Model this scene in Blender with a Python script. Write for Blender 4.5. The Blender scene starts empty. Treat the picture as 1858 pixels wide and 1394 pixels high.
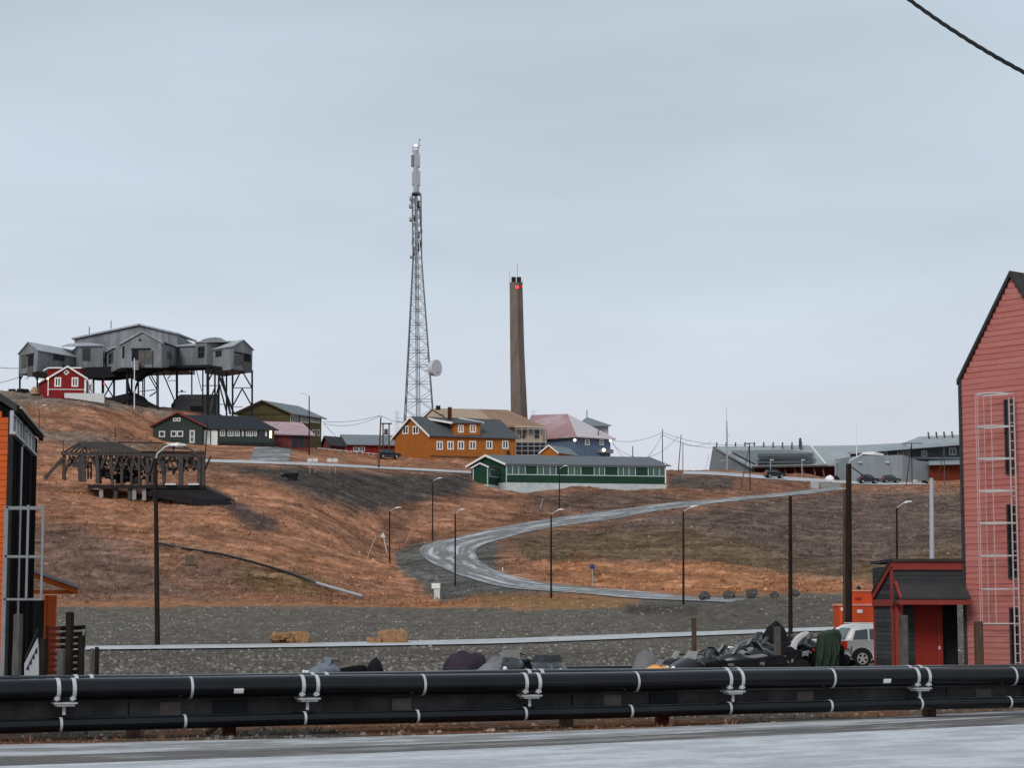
import bpy, math, random
import numpy as np
from mathutils import Vector
random.seed(7)
scn = bpy.context.scene
C = scn.collection

# ---------------------------------------------------------------- camera
EYE = 2.0; FPX = 3850.0; CX = 929.0; CY = 697.0
PITCH = math.atan(423.0 / FPX)
cam_d = bpy.data.cameras.new('camera'); cam = bpy.data.objects.new('camera', cam_d); C.objects.link(cam)
cam.location = (0, 0, EYE); cam.rotation_euler = (math.pi / 2 + PITCH, 0, 0)
cam_d.sensor_fit = 'HORIZONTAL'; cam_d.sensor_width = 36.0; cam_d.lens = FPX / 1858.0 * 36.0
cam_d.clip_start = 0.5; cam_d.clip_end = 20000
scn.camera = cam

# ---------------------------------------------------------------- world: overcast sky, soft sun
SUN_EL, SUN_AZ = math.radians(38), math.radians(205)      # azimuth clockwise from +Y
w = bpy.data.worlds.new('World'); scn.world = w; w.use_nodes = True
nt = w.node_tree; nt.nodes.clear()
def N(tree, t, **kw):
    n = tree.nodes.new(t)
    for k, v in kw.items(): setattr(n, k, v)
    return n
out = N(nt, 'ShaderNodeOutputWorld'); bg = N(nt, 'ShaderNodeBackground'); bg.inputs[1].default_value = 0.1
sky = N(nt, 'ShaderNodeTexSky', sky_type='NISHITA', sun_disc=False, sun_elevation=SUN_EL, sun_rotation=SUN_AZ)
sky.air_density = 1.0; sky.dust_density = 3.0
tc = N(nt, 'ShaderNodeTexCoord'); sep = N(nt, 'ShaderNodeSeparateXYZ'); nt.links.new(tc.outputs['Generated'], sep.inputs[0])
ramp = N(nt, 'ShaderNodeValToRGB'); nt.links.new(sep.outputs['Z'], ramp.inputs[0])
el = ramp.color_ramp.elements
def srgb(r, g, b, k=1.0):
    f = lambda c: ((c / 255.0 + 0.055) / 1.055) ** 2.4 if c > 10 else c / 255 / 12.92
    return (f(r) * k, f(g) * k, f(b) * k, 1)
el[0].position = 0.0; el[0].color = srgb(214, 215, 224)
el[1].position = 0.60; el[1].color = srgb(190, 202, 212)
for p, c in ((0.07, (209, 213, 223)), (0.14, (199, 209, 221)), (0.21, (195, 207, 219)), (0.30, (186, 200, 211))):
    e = el.new(p); e.color = srgb(*c)
mp = N(nt, 'ShaderNodeMapping'); mp.inputs['Scale'].default_value = (1.6, 1.6, 7.0); nt.links.new(tc.outputs['Generated'], mp.inputs[0])
nz = N(nt, 'ShaderNodeTexNoise'); nz.inputs['Scale'].default_value = 1.7; nz.inputs['Detail'].default_value = 4; nz.inputs['Roughness'].default_value = .5
nt.links.new(mp.outputs[0], nz.inputs['Vector'])
mr = N(nt, 'ShaderNodeMapRange'); nt.links.new(nz.outputs[0], mr.inputs[0])
mr.inputs[1].default_value = .3; mr.inputs[2].default_value = .7; mr.inputs[3].default_value = .90; mr.inputs[4].default_value = 1.12
cl = N(nt, 'ShaderNodeVectorMath', operation='SCALE'); nt.links.new(ramp.outputs[0], cl.inputs[0]); nt.links.new(mr.outputs[0], cl.inputs['Scale'])
c10 = N(nt, 'ShaderNodeVectorMath', operation='SCALE'); c10.inputs['Scale'].default_value = 10.0; nt.links.new(cl.outputs[0], c10.inputs[0])
mx = N(nt, 'ShaderNodeMixRGB'); mx.inputs[0].default_value = 0.93
nt.links.new(sky.outputs[0], mx.inputs[1]); nt.links.new(c10.outputs[0], mx.inputs[2])
nt.links.new(mx.outputs[0], bg.inputs[0]); nt.links.new(bg.outputs[0], out.inputs[0])
sl = bpy.data.lights.new('sun', 'SUN'); sl.energy = 1.45; sl.angle = math.radians(22); sl.color = (1.0, .96, .92)
so = bpy.data.objects.new('sun', sl); C.objects.link(so)
sdir = Vector((math.sin(SUN_AZ) * math.cos(SUN_EL), math.cos(SUN_AZ) * math.cos(SUN_EL), math.sin(SUN_EL)))
so.rotation_euler = sdir.to_track_quat('Z', 'Y').to_euler(); so.location = (0, -20, 60)
vs = scn.view_settings; vs.view_transform = 'Standard'; vs.look = 'None'; vs.exposure = 0.12; vs.gamma = 1.0
vs.use_curve_mapping = False

# ---------------------------------------------------------------- survey: pixel + distance -> place
ct, st = math.cos(PITCH), math.sin(PITCH)
def ray(px, py):
    u = (px - CX) / FPX; v = -(py - CY) / FPX
    y = ct - v * st; z = st + v * ct
    return u / y, z / y                       # X and Z gained per metre of Y
def at(px, py, Y):
    a, b = ray(px, py); return Vector((a * Y, Y, EYE + b * Y))
def proj(X, Y, Z):
    zc = Z - EYE; d = Y * ct + zc * st
    return CX + FPX * X / d, CY - FPX * (-Y * st + zc * ct) / d

# ---------------------------------------------------------------- terrain
CP = []
def col(px, *pp):
    for py, Y in pp:
        p = at(px, py, Y); CP.append((p.x, p.y, p.z))
for px in (-700, -200, 300, 929, 1500, 2000, 2600):
    for Y in (6, 14, 25, 34, 48, 65, 85, 100):
        a, b = ray(px, 1120); CP.append((a * Y, Y, 0.0))
for px in (-500, 60):
    col(px, (1178, 115), (1140, 148), (1098, 190), (1000, 228), (900, 275), (800, 322), (735, 350), (712, 368), (712, 385))
col(200, (1177, 115), (1140, 148), (1098, 190), (1000, 228), (905, 278), (800, 325), (750, 350), (722, 370), (726, 385))
col(300, (1176, 116), (1098, 190), (1000, 228), (905, 280), (832, 318), (811, 341), (770, 357), (738, 370), (748, 385))
col(275, (812, 336)); col(340, (811, 342)); col(255, (790, 343))
col(400, (1000, 228), (950, 252), (890, 285), (845, 315), (812, 345), (782, 360), (756, 377), (762, 390))
col(480, (1175, 118), (1095, 190), (1000, 232), (950, 257), (900, 285), (858, 310), (838, 322), (812, 347), (808, 380), (815, 420), (830, 470))
col(590, (1060, 215), (1000, 245), (950, 272), (900, 297), (860, 320), (843, 332), (822, 362), (818, 400), (822, 440), (840, 480))
col(700, (1172, 124), (1096, 192), (1060, 228), (1025, 264), (980, 286), (920, 313), (880, 330), (850, 347), (832, 382), (834, 405), (840, 440), (850, 480))
col(800, (1168, 127), (1100, 190), (1062, 228), (1020, 256), (975, 288), (920, 318), (886, 336), (855, 350), (831, 382), (834, 405), (840, 440), (850, 480))
col(929, (1165, 131), (1098, 188), (1074, 204), (1040, 232), (1000, 262), (962, 298), (930, 322), (893, 348), (886, 366), (833, 386), (836, 405), (842, 440), (850, 480))
col(1080, (1160, 135), (1092, 188), (1070, 206), (1030, 240), (990, 276), (950, 308), (925, 332), (893, 352), (887, 366), (850, 400), (850, 420), (855, 440), (862, 480))
col(1240, (1152, 142), (1110, 165), (1090, 184), (1060, 214), (1000, 262), (950, 302), (912, 338), (893, 356), (878, 380), (857, 412), (854, 440))
col(1360, (1150, 145), (1090, 172), (1075, 192), (1000, 264), (950, 306), (903, 362), (885, 385), (863, 424), (859, 450))
col(1480, (1140, 148), (1090, 174), (1075, 192), (1000, 264), (950, 312), (893, 388), (879, 410), (869, 428), (864, 450))
col(1150, (893, 354), (888, 368)); col(1000, (893, 351))
col(1620, (1138, 150), (1098, 172), (1070, 195), (1000, 265), (950, 318), (885, 400), (877, 420), (872, 440))
for px in (1780, 2400):
    col(px, (1138, 150), (1095, 175), (1070, 195), (1000, 263), (950, 316), (885, 398), (877, 420), (872, 440))
for px in (-600, 0, 300, 600, 929, 1240, 1600, 2200):
    for Y, z in ((520, 24), (700, 10), (1200, 0), (4000, 0), (9000, 0)):
        CP.append((ray(px, 1120)[0] * Y, Y, z))
CP = np.array(CP)
def rb(X, Y):
    Yc = np.maximum(Y, 20.0)
    return np.stack([X / Yc * FPX / 929.0 * .8, np.log(np.maximum(Y, 3.0) / 30.0) * 1.5], -1)
def tps(r2): return np.where(r2 > 1e-12, 0.5 * r2 * np.log(np.maximum(r2, 1e-12)), 0.0)
PA = rb(CP[:, 0], CP[:, 1]); nP = len(PA)
Km = tps(((PA[:, None] - PA[None]) ** 2).sum(-1)) + np.eye(nP) * 2e-4
Pm = np.concatenate([np.ones((nP, 1)), PA], 1)
Am = np.block([[Km, Pm], [Pm.T, np.zeros((3, 3))]])
sol = np.linalg.solve(Am, np.concatenate([CP[:, 2], np.zeros(3)])); RW, RC = sol[:nP], sol[nP:]
def H0(X, Y):
    X = np.asarray(X, float); Y = np.asarray(Y, float); sh = X.shape
    q = rb(X.ravel(), Y.ravel()); o = np.empty(len(q))
    for i in range(0, len(q), 20000):
        c = q[i:i + 20000]
        o[i:i + 20000] = tps(((c[:, None] - PA[None]) ** 2).sum(-1)) @ RW + RC[0] + c @ RC[1:]
    Yf = Y.ravel()
    k = np.clip((110 - Yf) / 20, 0, 1)                 # the flat in front of the hill is level
    o = o * (1 - k)
    return o.reshape(sh)
def hitY(px, py, lo=40.0, hi=470.0, first=True):
    a, b = ray(px, py); Y = np.linspace(lo, hi, 1400)
    d = (EYE + b * Y) - H0(a * Y, Y)
    s = np.where((d[:-1] > 0) & (d[1:] <= 0))[0]
    if len(s) == 0: return float(Y[np.argmin(np.abs(d))])
    i = s[0] if first else s[-1]
    t = d[i] / (d[i] - d[i + 1]); return float(Y[i] + t * (Y[i + 1] - Y[i]))
def hit(px, py, lo=40.0, hi=470.0):
    Y = hitY(px, py, lo, hi); a, b = ray(px, py)
    return Vector((a * Y, Y, float(H0(np.array([a * Y]), np.array([Y]))[0])))
def gz(X, Y): return float(H0(np.array([X]), np.array([Y]))[0])

def hsh(i, j, s):
    n = (i * 374761393 + j * 668265263 + s * 974634777) & 0x7fffffff
    n = ((n ^ (n >> 13)) * 1274126177) & 0x7fffffff
    return ((n ^ (n >> 16)) & 0xffff) / 65535.0
def vnoise(x, y, s=0):
    xi = np.floor(x).astype(np.int64); yi = np.floor(y).astype(np.int64); fx = x - xi; fy = y - yi
    fx = fx * fx * (3 - 2 * fx); fy = fy * fy * (3 - 2 * fy)
    return (hsh(xi, yi, s) * (1 - fx) + hsh(xi + 1, yi, s) * fx) * (1 - fy) + (hsh(xi, yi + 1, s) * (1 - fx) + hsh(xi + 1, yi + 1, s) * fx) * fy
def fbm(x, y, o=4, s=0):
    t = 0; a = .5
    for k in range(o):
        t = t + a * (vnoise(x, y, s + k * 17) - .5) * 2; x = x * 2.03; y = y * 2.03; a *= .52
    return t
def sst(a, b, x):
    t = np.clip((x - a) / (b - a), 0, 1); return t * t * (3 - 2 * t)

# ---------------------------------------------------------------- materials
MAT = {}
def M(name, rgb, rough=.8, var=.2, scale=2.0, bump=.15, bscale=None, metal=0.0, stripe=None, spec=.14, stretch=(1, 1, 1), second=None, sec_amt=.5, emit=None):
    if name in MAT: return MAT[name]
    m = bpy.data.materials.new(name); m.use_nodes = True; t = m.node_tree; b = t.nodes['Principled BSDF']
    b.inputs['Roughness'].default_value = rough; b.inputs['Metallic'].default_value = metal; b.inputs['Specular IOR Level'].default_value = spec
    b.inputs['IOR'].default_value = 1.04 if spec < .1 else 1.18 if spec <= .14 else 1.45
    tcn = N(t, 'ShaderNodeTexCoord'); mpn = N(t, 'ShaderNodeMapping'); mpn.inputs['Scale'].default_value = stretch
    t.links.new(tcn.outputs['Object'], mpn.inputs[0])
    n1 = N(t, 'ShaderNodeTexNoise'); n1.inputs['Scale'].default_value = scale; n1.inputs['Detail'].default_value = 6; n1.inputs['Roughness'].default_value = .62
    t.links.new(mpn.outputs[0], n1.inputs['Vector'])
    r = N(t, 'ShaderNodeMapRange'); r.inputs[1].default_value = .25; r.inputs[2].default_value = .75
    r.inputs[3].default_value = 1 - var; r.inputs[4].default_value = 1 + var; t.links.new(n1.outputs[0], r.inputs[0])
    base = N(t, 'ShaderNodeRGB'); base.outputs[0].default_value = (*rgb[:3], 1); cur = base.outputs[0]
    if second:
        n2 = N(t, 'ShaderNodeTexNoise'); n2.inputs['Scale'].default_value = scale * .45; n2.inputs['Detail'].default_value = 7; n2.inputs['Roughness'].default_value = .7
        t.links.new(mpn.outputs[0], n2.inputs['Vector'])
        r2 = N(t, 'ShaderNodeMapRange'); r2.inputs[1].default_value = .62 - .3 * sec_amt; r2.inputs[2].default_value = .72 - .3 * sec_amt + .08
        t.links.new(n2.outputs[0], r2.inputs[0]); mxn = N(t, 'ShaderNodeMixRGB'); mxn.inputs[2].default_value = (*second[:3], 1)
        t.links.new(r2.outputs[0], mxn.inputs[0]); t.links.new(cur, mxn.inputs[1]); cur = mxn.outputs[0]
    sc = N(t, 'ShaderNodeVectorMath', operation='SCALE'); t.links.new(cur, sc.inputs[0]); t.links.new(r.outputs[0], sc.inputs['Scale']); cur = sc.outputs[0]
    hgt = n1.outputs[0]
    if stripe:                                         # (direction, period in m, depth): boards, seams
        ax, per, dep = stripe; sp = N(t, 'ShaderNodeSeparateXYZ'); t.links.new(tcn.outputs['Object'], sp.inputs[0])
        if ax == 'h':
            ad = N(t, 'ShaderNodeMath', operation='MULTIPLY'); t.links.new(sp.outputs[0], ad.inputs[0]); ad.inputs[1].default_value = 1
            ad2 = N(t, 'ShaderNodeMath', operation='MULTIPLY_ADD'); t.links.new(sp.outputs[1], ad2.inputs[0]); ad2.inputs[1].default_value = .8; t.links.new(ad.outputs[0], ad2.inputs[2]); src = ad2.outputs[0]
        else: src = sp.outputs[{'x': 0, 'y': 1, 'z': 2}[ax]]
        dv = N(t, 'ShaderNodeMath', operation='DIVIDE'); dv.inputs[1].default_value = per; t.links.new(src, dv.inputs[0])
        fr = N(t, 'ShaderNodeMath', operation='FRACT'); t.links.new(dv.outputs[0], fr.inputs[0])
        st_ = N(t, 'ShaderNodeMapRange', interpolation_type='SMOOTHSTEP'); st_.inputs[1].default_value = .0; st_.inputs[2].default_value = .16; st_.inputs[3].default_value = 0; st_.inputs[4].default_value = 1
        t.links.new(fr.outputs[0], st_.inputs[0])
        mul = N(t, 'ShaderNodeMath', operation='MULTIPLY_ADD'); mul.inputs[1].default_value = 3.0; t.links.new(st_.outputs[0], mul.inputs[0]); t.links.new(n1.outputs[0], mul.inputs[2]); hgt = mul.outputs[0]
        fl = N(t, 'ShaderNodeMath', operation='FLOOR'); t.links.new(dv.outputs[0], fl.inputs[0])
        wn = N(t, 'ShaderNodeTexWhiteNoise', noise_dimensions='1D'); t.links.new(fl.outputs[0], wn.inputs['W'])
        r3 = N(t, 'ShaderNodeMapRange'); r3.inputs[3].default_value = 1 - dep; r3.inputs[4].default_value = 1 + dep; t.links.new(wn.outputs[0], r3.inputs[0])
        sc2 = N(t, 'ShaderNodeVectorMath', operation='SCALE'); t.links.new(cur, sc2.inputs[0]); t.links.new(r3.outputs[0], sc2.inputs['Scale']); cur = sc2.outputs[0]
    t.links.new(cur, b.inputs['Base Color'])
    if bump:
        bp = N(t, 'ShaderNodeBump'); bp.inputs['Strength'].default_value = min(1, bump * 2); bp.inputs['Distance'].default_value = .03
        if bscale:
            n3 = N(t, 'ShaderNodeTexNoise'); n3.inputs['Scale'].default_value = bscale; n3.inputs['Detail'].default_value = 5
            t.links.new(tcn.outputs['Object'], n3.inputs['Vector']); hgt = n3.outputs[0]
        t.links.new(hgt, bp.inputs['Height']); t.links.new(bp.outputs[0], b.inputs['Normal'])
    if emit:
        b.inputs['Emission Color'].default_value = (*emit[0], 1); b.inputs['Emission Strength'].default_value = emit[1]
    MAT[name] = m; return m

# ---------------------------------------------------------------- mesh helpers
class MB:
    def __init__(s): s.v = []; s.f = []
    def add(s, vs_, fs):
        o = len(s.v); s.v += [tuple(p) for p in vs_]; s.f += [tuple(i + o for i in f) for f in fs]; return s
    def prism(s, pts, vec):
        n = len(pts); vec = Vector(vec); a = [Vector(p) for p in pts]; b = [p + vec for p in a]
        return s.add(a + b, [tuple(range(n)), tuple(range(2 * n - 1, n - 1, -1))] + [(i, i + n, (i + 1) % n + n, (i + 1) % n) for i in range(n)])
    def box(s, c, sz, rz=0.0):
        c = Vector(c); hx, hy, hz = sz[0] / 2, sz[1] / 2, sz[2] / 2; ca, sa = math.cos(rz), math.sin(rz)
        P = [Vector((x * ca - y * sa, x * sa + y * ca, 0)) + c for x, y in ((-hx, -hy), (hx, -hy), (hx, hy), (-hx, hy))]
        return s.prism([p - Vector((0, 0, hz)) for p in P], (0, 0, sz[2]))
    def bar(s, p0, p1, w_, h_=None, up=(0, 0, 1)):
        p0 = Vector(p0); p1 = Vector(p1); h_ = h_ or w_; d = (p1 - p0)
        if d.length < 1e-6: return s
        dn = d.normalized(); up = Vector(up)
        if abs(dn.dot(up)) > .98: up = Vector((0, 1, 0))
        x = dn.cross(up).normalized() * (w_ / 2); y = x.normalized().cross(dn).normalized() * (h_ / 2)
        return s.prism([p0 - x - y, p0 + x - y, p0 + x + y, p0 - x + y], d)
    def tube(s, p0, p1, r0, r1=None, n=8, caps=True):
        return s.path([p0, p1], [r0, r0 if r1 is None else r1], n, caps)
    def path(s, pts, r, n=8, caps=True):
        pts = [Vector(p) for p in pts]; k = len(pts); rs = r if isinstance(r, (list, tuple)) else [r] * k; V = []; F = []
        prev = None
        for i, p in enumerate(pts):
            d = (pts[min(i + 1, k - 1)] - pts[max(i - 1, 0)]).normalized()
            if prev is None:
                up = Vector((0, 0, 1)) if abs(d.z) < .9 else Vector((0, 1, 0)); x = d.cross(up).normalized()
            else: x = (prev - d * prev.dot(d)).normalized()
            prev = x; y = x.cross(d)
            for j in range(n):
                a = 2 * math.pi * j / n; V.append(p + (x * math.cos(a) + y * math.sin(a)) * rs[i])
        for i in range(k - 1):
            for j in range(n): F.append((i * n + j, i * n + (j + 1) % n, (i + 1) * n + (j + 1) % n, (i + 1) * n + j))
        if caps: F += [tuple(range(n - 1, -1, -1)), tuple(range((k - 1) * n, k * n))]
        return s.add(V, F)
    def loft(s, rings, caps=True):
        n = len(rings[0]); V = [p for r in rings for p in r]; F = []
        for i in range(len(rings) - 1):
            for j in range(n): F.append((i * n + j, i * n + (j + 1) % n, (i + 1) * n + (j + 1) % n, (i + 1) * n + j))
        if caps: F += [tuple(range(n - 1, -1, -1)), tuple(range((len(rings) - 1) * n, len(rings) * n))]
        return s.add(V, F)
    def sphere(s, c, r, n=10, m=6, sq=(1, 1, 1)):
        c = Vector(c)
        rings = [[c + Vector((math.cos(2 * math.pi * j / n) * math.sin(math.pi * (i + .02) / (m + .04)) * r * sq[0], math.sin(2 * math.pi * j / n) * math.sin(math.pi * (i + .02) / (m + .04)) * r * sq[1], -math.cos(math.pi * (i + .02) / (m + .04)) * r * sq[2])) for j in range(n)] for i in range(m + 1)]
        return s.loft(rings)
    def build(s, name, mat, parent=None, smooth=False, origin=None, bevel=0.0):
        me = bpy.data.meshes.new(name)
        off = Vector((0, 0, 0))
        if parent is not None: off = woff(parent)
        if origin is not None: off = Vector(origin)
        me.from_pydata([(p[0] - off[0], p[1] - off[1], p[2] - off[2]) for p in s.v], [], s.f); me.update()
        if isinstance(mat, str): mat = MAT[mat]
        me.materials.append(mat)
        if smooth: me.polygons.foreach_set('use_smooth', [True] * len(me.polygons)); me.set_sharp_from_angle(angle=math.radians(38))
        o = bpy.data.objects.new(name, me); C.objects.link(o)
        if parent is not None: o.parent = parent
        else: o.location = off
        if bevel:
            bv = o.modifiers.new('bevel', 'BEVEL'); bv.width = bevel; bv.segments = 2; bv.limit_method = 'ANGLE'
        return o
def woff(o):
    v = Vector(o.location)
    while o.parent: o = o.parent; v += Vector(o.location)
    return v
def thing(name, label, cat, loc, group=None):
    o = bpy.data.objects.new(name, None); C.objects.link(o); o.location = loc; o.empty_display_size = .2
    return tag(o, label, cat, group)
def tag(o, label=None, cat=None, group=None, kind=None):
    if label: o['label'] = label
    if cat: o['category'] = cat
    if group: o['group'] = group
    if kind: o['kind'] = kind
    return o

PYREF = {'far': 815.0, 'near': 1120.0}
class Wall:                                           # an upright plane through two surveyed points (px, Y), left to right seen from outside
    def __init__(s, a, b):
        py = PYREF['far'] if a[1] > 200 else PYREF['near']
        s.A = Vector((ray(a[0], py)[0] * a[1], a[1], 0)); s.B = Vector((ray(b[0], py)[0] * b[1], b[1], 0))
        s.d = (s.B - s.A).normalized(); s.n = Vector((s.d.y, -s.d.x, 0)); s.len = (s.B - s.A).length
    def loc(s, px, py):
        a, b = ray(px, py); k = s.n.dot(s.A) / (s.n.x * a + s.n.y); P = Vector((a * k, k, EYE + b * k))
        return (P - s.A).dot(s.d), P.z
    def P(s, l, z, o=0.0): p = s.A + s.d * l + s.n * o; p.z = z; return p
    def pt(s, px, py, o=0.0): l, z = s.loc(px, py); return s.P(l, z, o)
    def poly(s, mb, pp, t=.2, o=0.0): mb.prism([s.pt(x, y, o) for x, y in pp][::-1], -s.n * t); return mb
    def box(s, mb, l0, l1, z0, z1, o0, o1):
        mb.prism([s.P(l0, z0, o1), s.P(l0, z1, o1), s.P(l1, z1, o1), s.P(l1, z0, o1)], s.n * (o0 - o1)); return mb
    def rect(s, px0, py0, px1, py1):
        ym = (py0 + py1) / 2; xm = (px0 + px1) / 2
        return s.loc(px0, ym)[0], s.loc(px1, ym)[0], s.loc(xm, py1)[1], s.loc(xm, py0)[1]
    def rbox(s, mb, px0, py0, px1, py1, o0, o1): l0, l1, z0, z1 = s.rect(px0, py0, px1, py1); return s.box(mb, l0, l1, z0, z1, o0, o1)
def window(root, wl, px0, py0, px1, py1, frame, glass='glass', fw=.12, nv=1, nh=0, name='window', out=.07, mw=None, po=.015):
    l0, l1, z0, z1 = wl.rect(px0, py0, px1, py1); m = MB(); mw = mw or fw * .8
    wl.box(m, l0, l0 + fw, z0, z1, -.05, out); wl.box(m, l1 - fw, l1, z0, z1, -.05, out)
    wl.box(m, l0 + fw, l1 - fw, z0, z0 + fw, -.05, out - .004); wl.box(m, l0 + fw, l1 - fw, z1 - fw, z1, -.05, out - .004)
    f = m.build(name, frame, root)
    p = MB(); wl.box(p, l0 + fw - .01, l1 - fw + .01, z0 + fw - .01, z1 - fw + .01, -.05, po); p.build('pane', glass, f)
    for i in range(nv):
        q = MB(); c = l0 + fw + (l1 - l0 - 2 * fw) * (i + 1) / (nv + 1); wl.box(q, c - mw / 2, c + mw / 2, z0 + fw, z1 - fw, 0.0, out - .015); q.build('mullion', frame, f)
    for i in range(nh):
        q = MB(); c = z0 + fw + (z1 - z0 - 2 * fw) * (i + 1) / (nh + 1); wl.box(q, l0 + fw, l1 - fw, c - mw / 2, c + mw / 2, 0.0, out - .02); q.build('mullion', frame, f)
    return f
def slab(pts, t):                                     # a roof plane with thickness t, pts its upper face
    m = MB(); m.prism(pts, (0, 0, -t)); return m
def gable_house(root, Nn, L, R, base_py, eave_py, ridge_py, gable, wm, rm, trim=None, oh=.4, rt=.18, drop=2.5, board=.22, wall_name='wall'):
    """Nn near corner, L and R the far ends of its two visible faces, each (px, Y). gable 'L' or 'R' names the face with the gable."""
    wl = Wall(L, Nn); wr = Wall(Nn, R)
    P = wl.B.copy(); Lp = wl.A.copy(); Rp = wr.B.copy(); Bp = Lp + Rp - P
    zb = at(Nn[0], base_py, Nn[1]).z; ze = at(Nn[0], eave_py, Nn[1]).z
    gA, gB = (Lp, P) if gable == 'L' else (P, Rp); run = (Rp - P) if gable == 'L' else (Lp - P)
    mid = (gA + gB) / 2; zr = EYE + ray(CX, ridge_py)[1] * mid.y
    V = lambda p, z: Vector((p.x, p.y, z))
    m = MB(); m.prism([V(gA, zb - drop), V(gB, zb - drop), V(gB, ze), V(mid, zr), V(gA, ze)], run); m.build(wall_name, wm, root)
    rn = run.normalized(); gd = (gB - gA).normalized(); half = (gB - gA).length / 2; sl_ = (zr - ze) / half
    for sg, e in ((-1, gA), (1, gB)):
        eo = V(e, ze) + gd * sg * oh + Vector((0, 0, -sl_ * oh)); top = V(mid, zr)
        a = top - rn * oh; b = top + run + rn * oh; c = eo + run + rn * oh; d = eo - rn * oh
        lift = Vector((0, 0, rt + .02)); slab([p + lift for p in (a, b, c, d)], rt).build('roof', rm, root)
        if trim:
            t = MB(); t.prism([a + lift * 1.25, d + lift * 1.25, d + lift * 1.25 - Vector((0, 0, board)), a + lift * 1.25 - Vector((0, 0, board))], -rn * .06); t.build('barge_board', trim, root)
    return wl, wr, dict(zb=zb, ze=ze, zr=zr, N=P, L=Lp, R=Rp, B=Bp, mid=mid, run=run)
# ---------------------------------------------------------------- material library
M('glass', (.012, .014, .017), .12, .1, 1, 0, spec=.6)
M('glass_grey', (.10, .12, .13), .15, .3, .8, 0, spec=.6)
M('white_paint', (.78, .77, .74), .6, .06, 3, .05)
M('off_white', (.62, .62, .60), .65, .1, 3, .05)
M('black_steel', (.025, .026, .028), .5, .3, 4, .1)
M('dark_timber', (.030, .022, .018), .85, .35, 6, .3, stretch=(3, 3, .4), second=(.016, .012, .010))
M('grey_timber', (.115, .105, .100), .9, .35, 5, .35, stretch=(3, 3, .5), second=(.05, .045, .042))
M('brown_timber', (.10, .065, .045), .9, .3, 5, .3, stretch=(3, 3, .4), second=(.05, .035, .028))
M('galvanised', (.42, .44, .46), .45, .12, 3, .05, metal=.4)
M('lamp_metal', (.55, .56, .57), .45, .1, 3, .0, metal=.2)
M('rust_steel', (.16, .035, .022), .7, .3, 5, .1)
M('concrete', (.30, .29, .28), .9, .15, 1.5, .2)
M('wire', (.05, .05, .055), .6, .1, 1, 0)
M('tyre', (.018, .018, .018), .85, .2, 8, .1)

# ---------------------------------------------------------------- roads surveyed by their two edges
def ribbon_pts(e0, e1, n, lo, hi, lift):
    def resamp(e):
        e = np.array(e, float); t = np.concatenate([[0], np.cumsum(np.hypot(*np.diff(e, axis=0).T))]); t /= t[-1]
        q = np.linspace(0, 1, n); p = np.stack([np.interp(q, t, e[:, 0]), np.interp(q, t, e[:, 1])], 1)
        k = np.array([1, 3, 4, 3, 1.]); k /= k.sum()
        for _ in range(3):
            pp = np.pad(p, ((2, 2), (0, 0)), mode='edge'); s_ = sum(k[i] * pp[i:i + n] for i in range(5)); s_[0] = p[0]; s_[-1] = p[-1]; p = s_
        return p
    A = [hit(x, y, lo, hi) for x, y in resamp(e0)]; B = [hit(x, y, lo, hi) for x, y in resamp(e1)]
    return A, B
ROADPTS = []                                          # (x, y, half width) for smoothing the ground along roads
def ribbon(name, e0, e1, mat, n=80, lo=60, hi=470, lift=.05, across=8, keep=True):
    A, B = ribbon_pts(e0, e1, n, lo, hi, lift); V = []; F = []; UV = []; s_ = 0
    for i in range(n):
        if i: s_ += ((A[i] + B[i]) / 2 - (A[i - 1] + B[i - 1]) / 2).length
        for j in range(across + 1):
            p = A[i].lerp(B[i], j / across); z = gz(p.x, p.y); V.append((p.x, p.y, z + lift)); UV.append((j / across, s_))
        if keep:
            c = (A[i] + B[i]) / 2; ROADPTS.append((c.x, c.y, (A[i] - B[i]).length / 2))
    for i in range(n - 1):
        for j in range(across):
            a = i * (across + 1) + j; F.append((a, a + 1, a + across + 2, a + across + 1))
    me = bpy.data.meshes.new(name); me.from_pydata(V, [], F); me.update(); me.materials.append(mat)
    uv = me.uv_layers.new(name='road'); idx = np.empty(len(me.loops), np.int32); me.loops.foreach_get('vertex_index', idx)
    uv.data.foreach_set('uv', np.array(UV, np.float32)[idx].ravel())
    if np.mean([p.normal.z for p in me.polygons]) < 0: me.flip_normals()
    me.polygons.foreach_set('use_smooth', [True] * len(me.polygons))
    o = bpy.data.objects.new(name, me); C.objects.link(o); o['kind'] = 'structure'; return o
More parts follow.
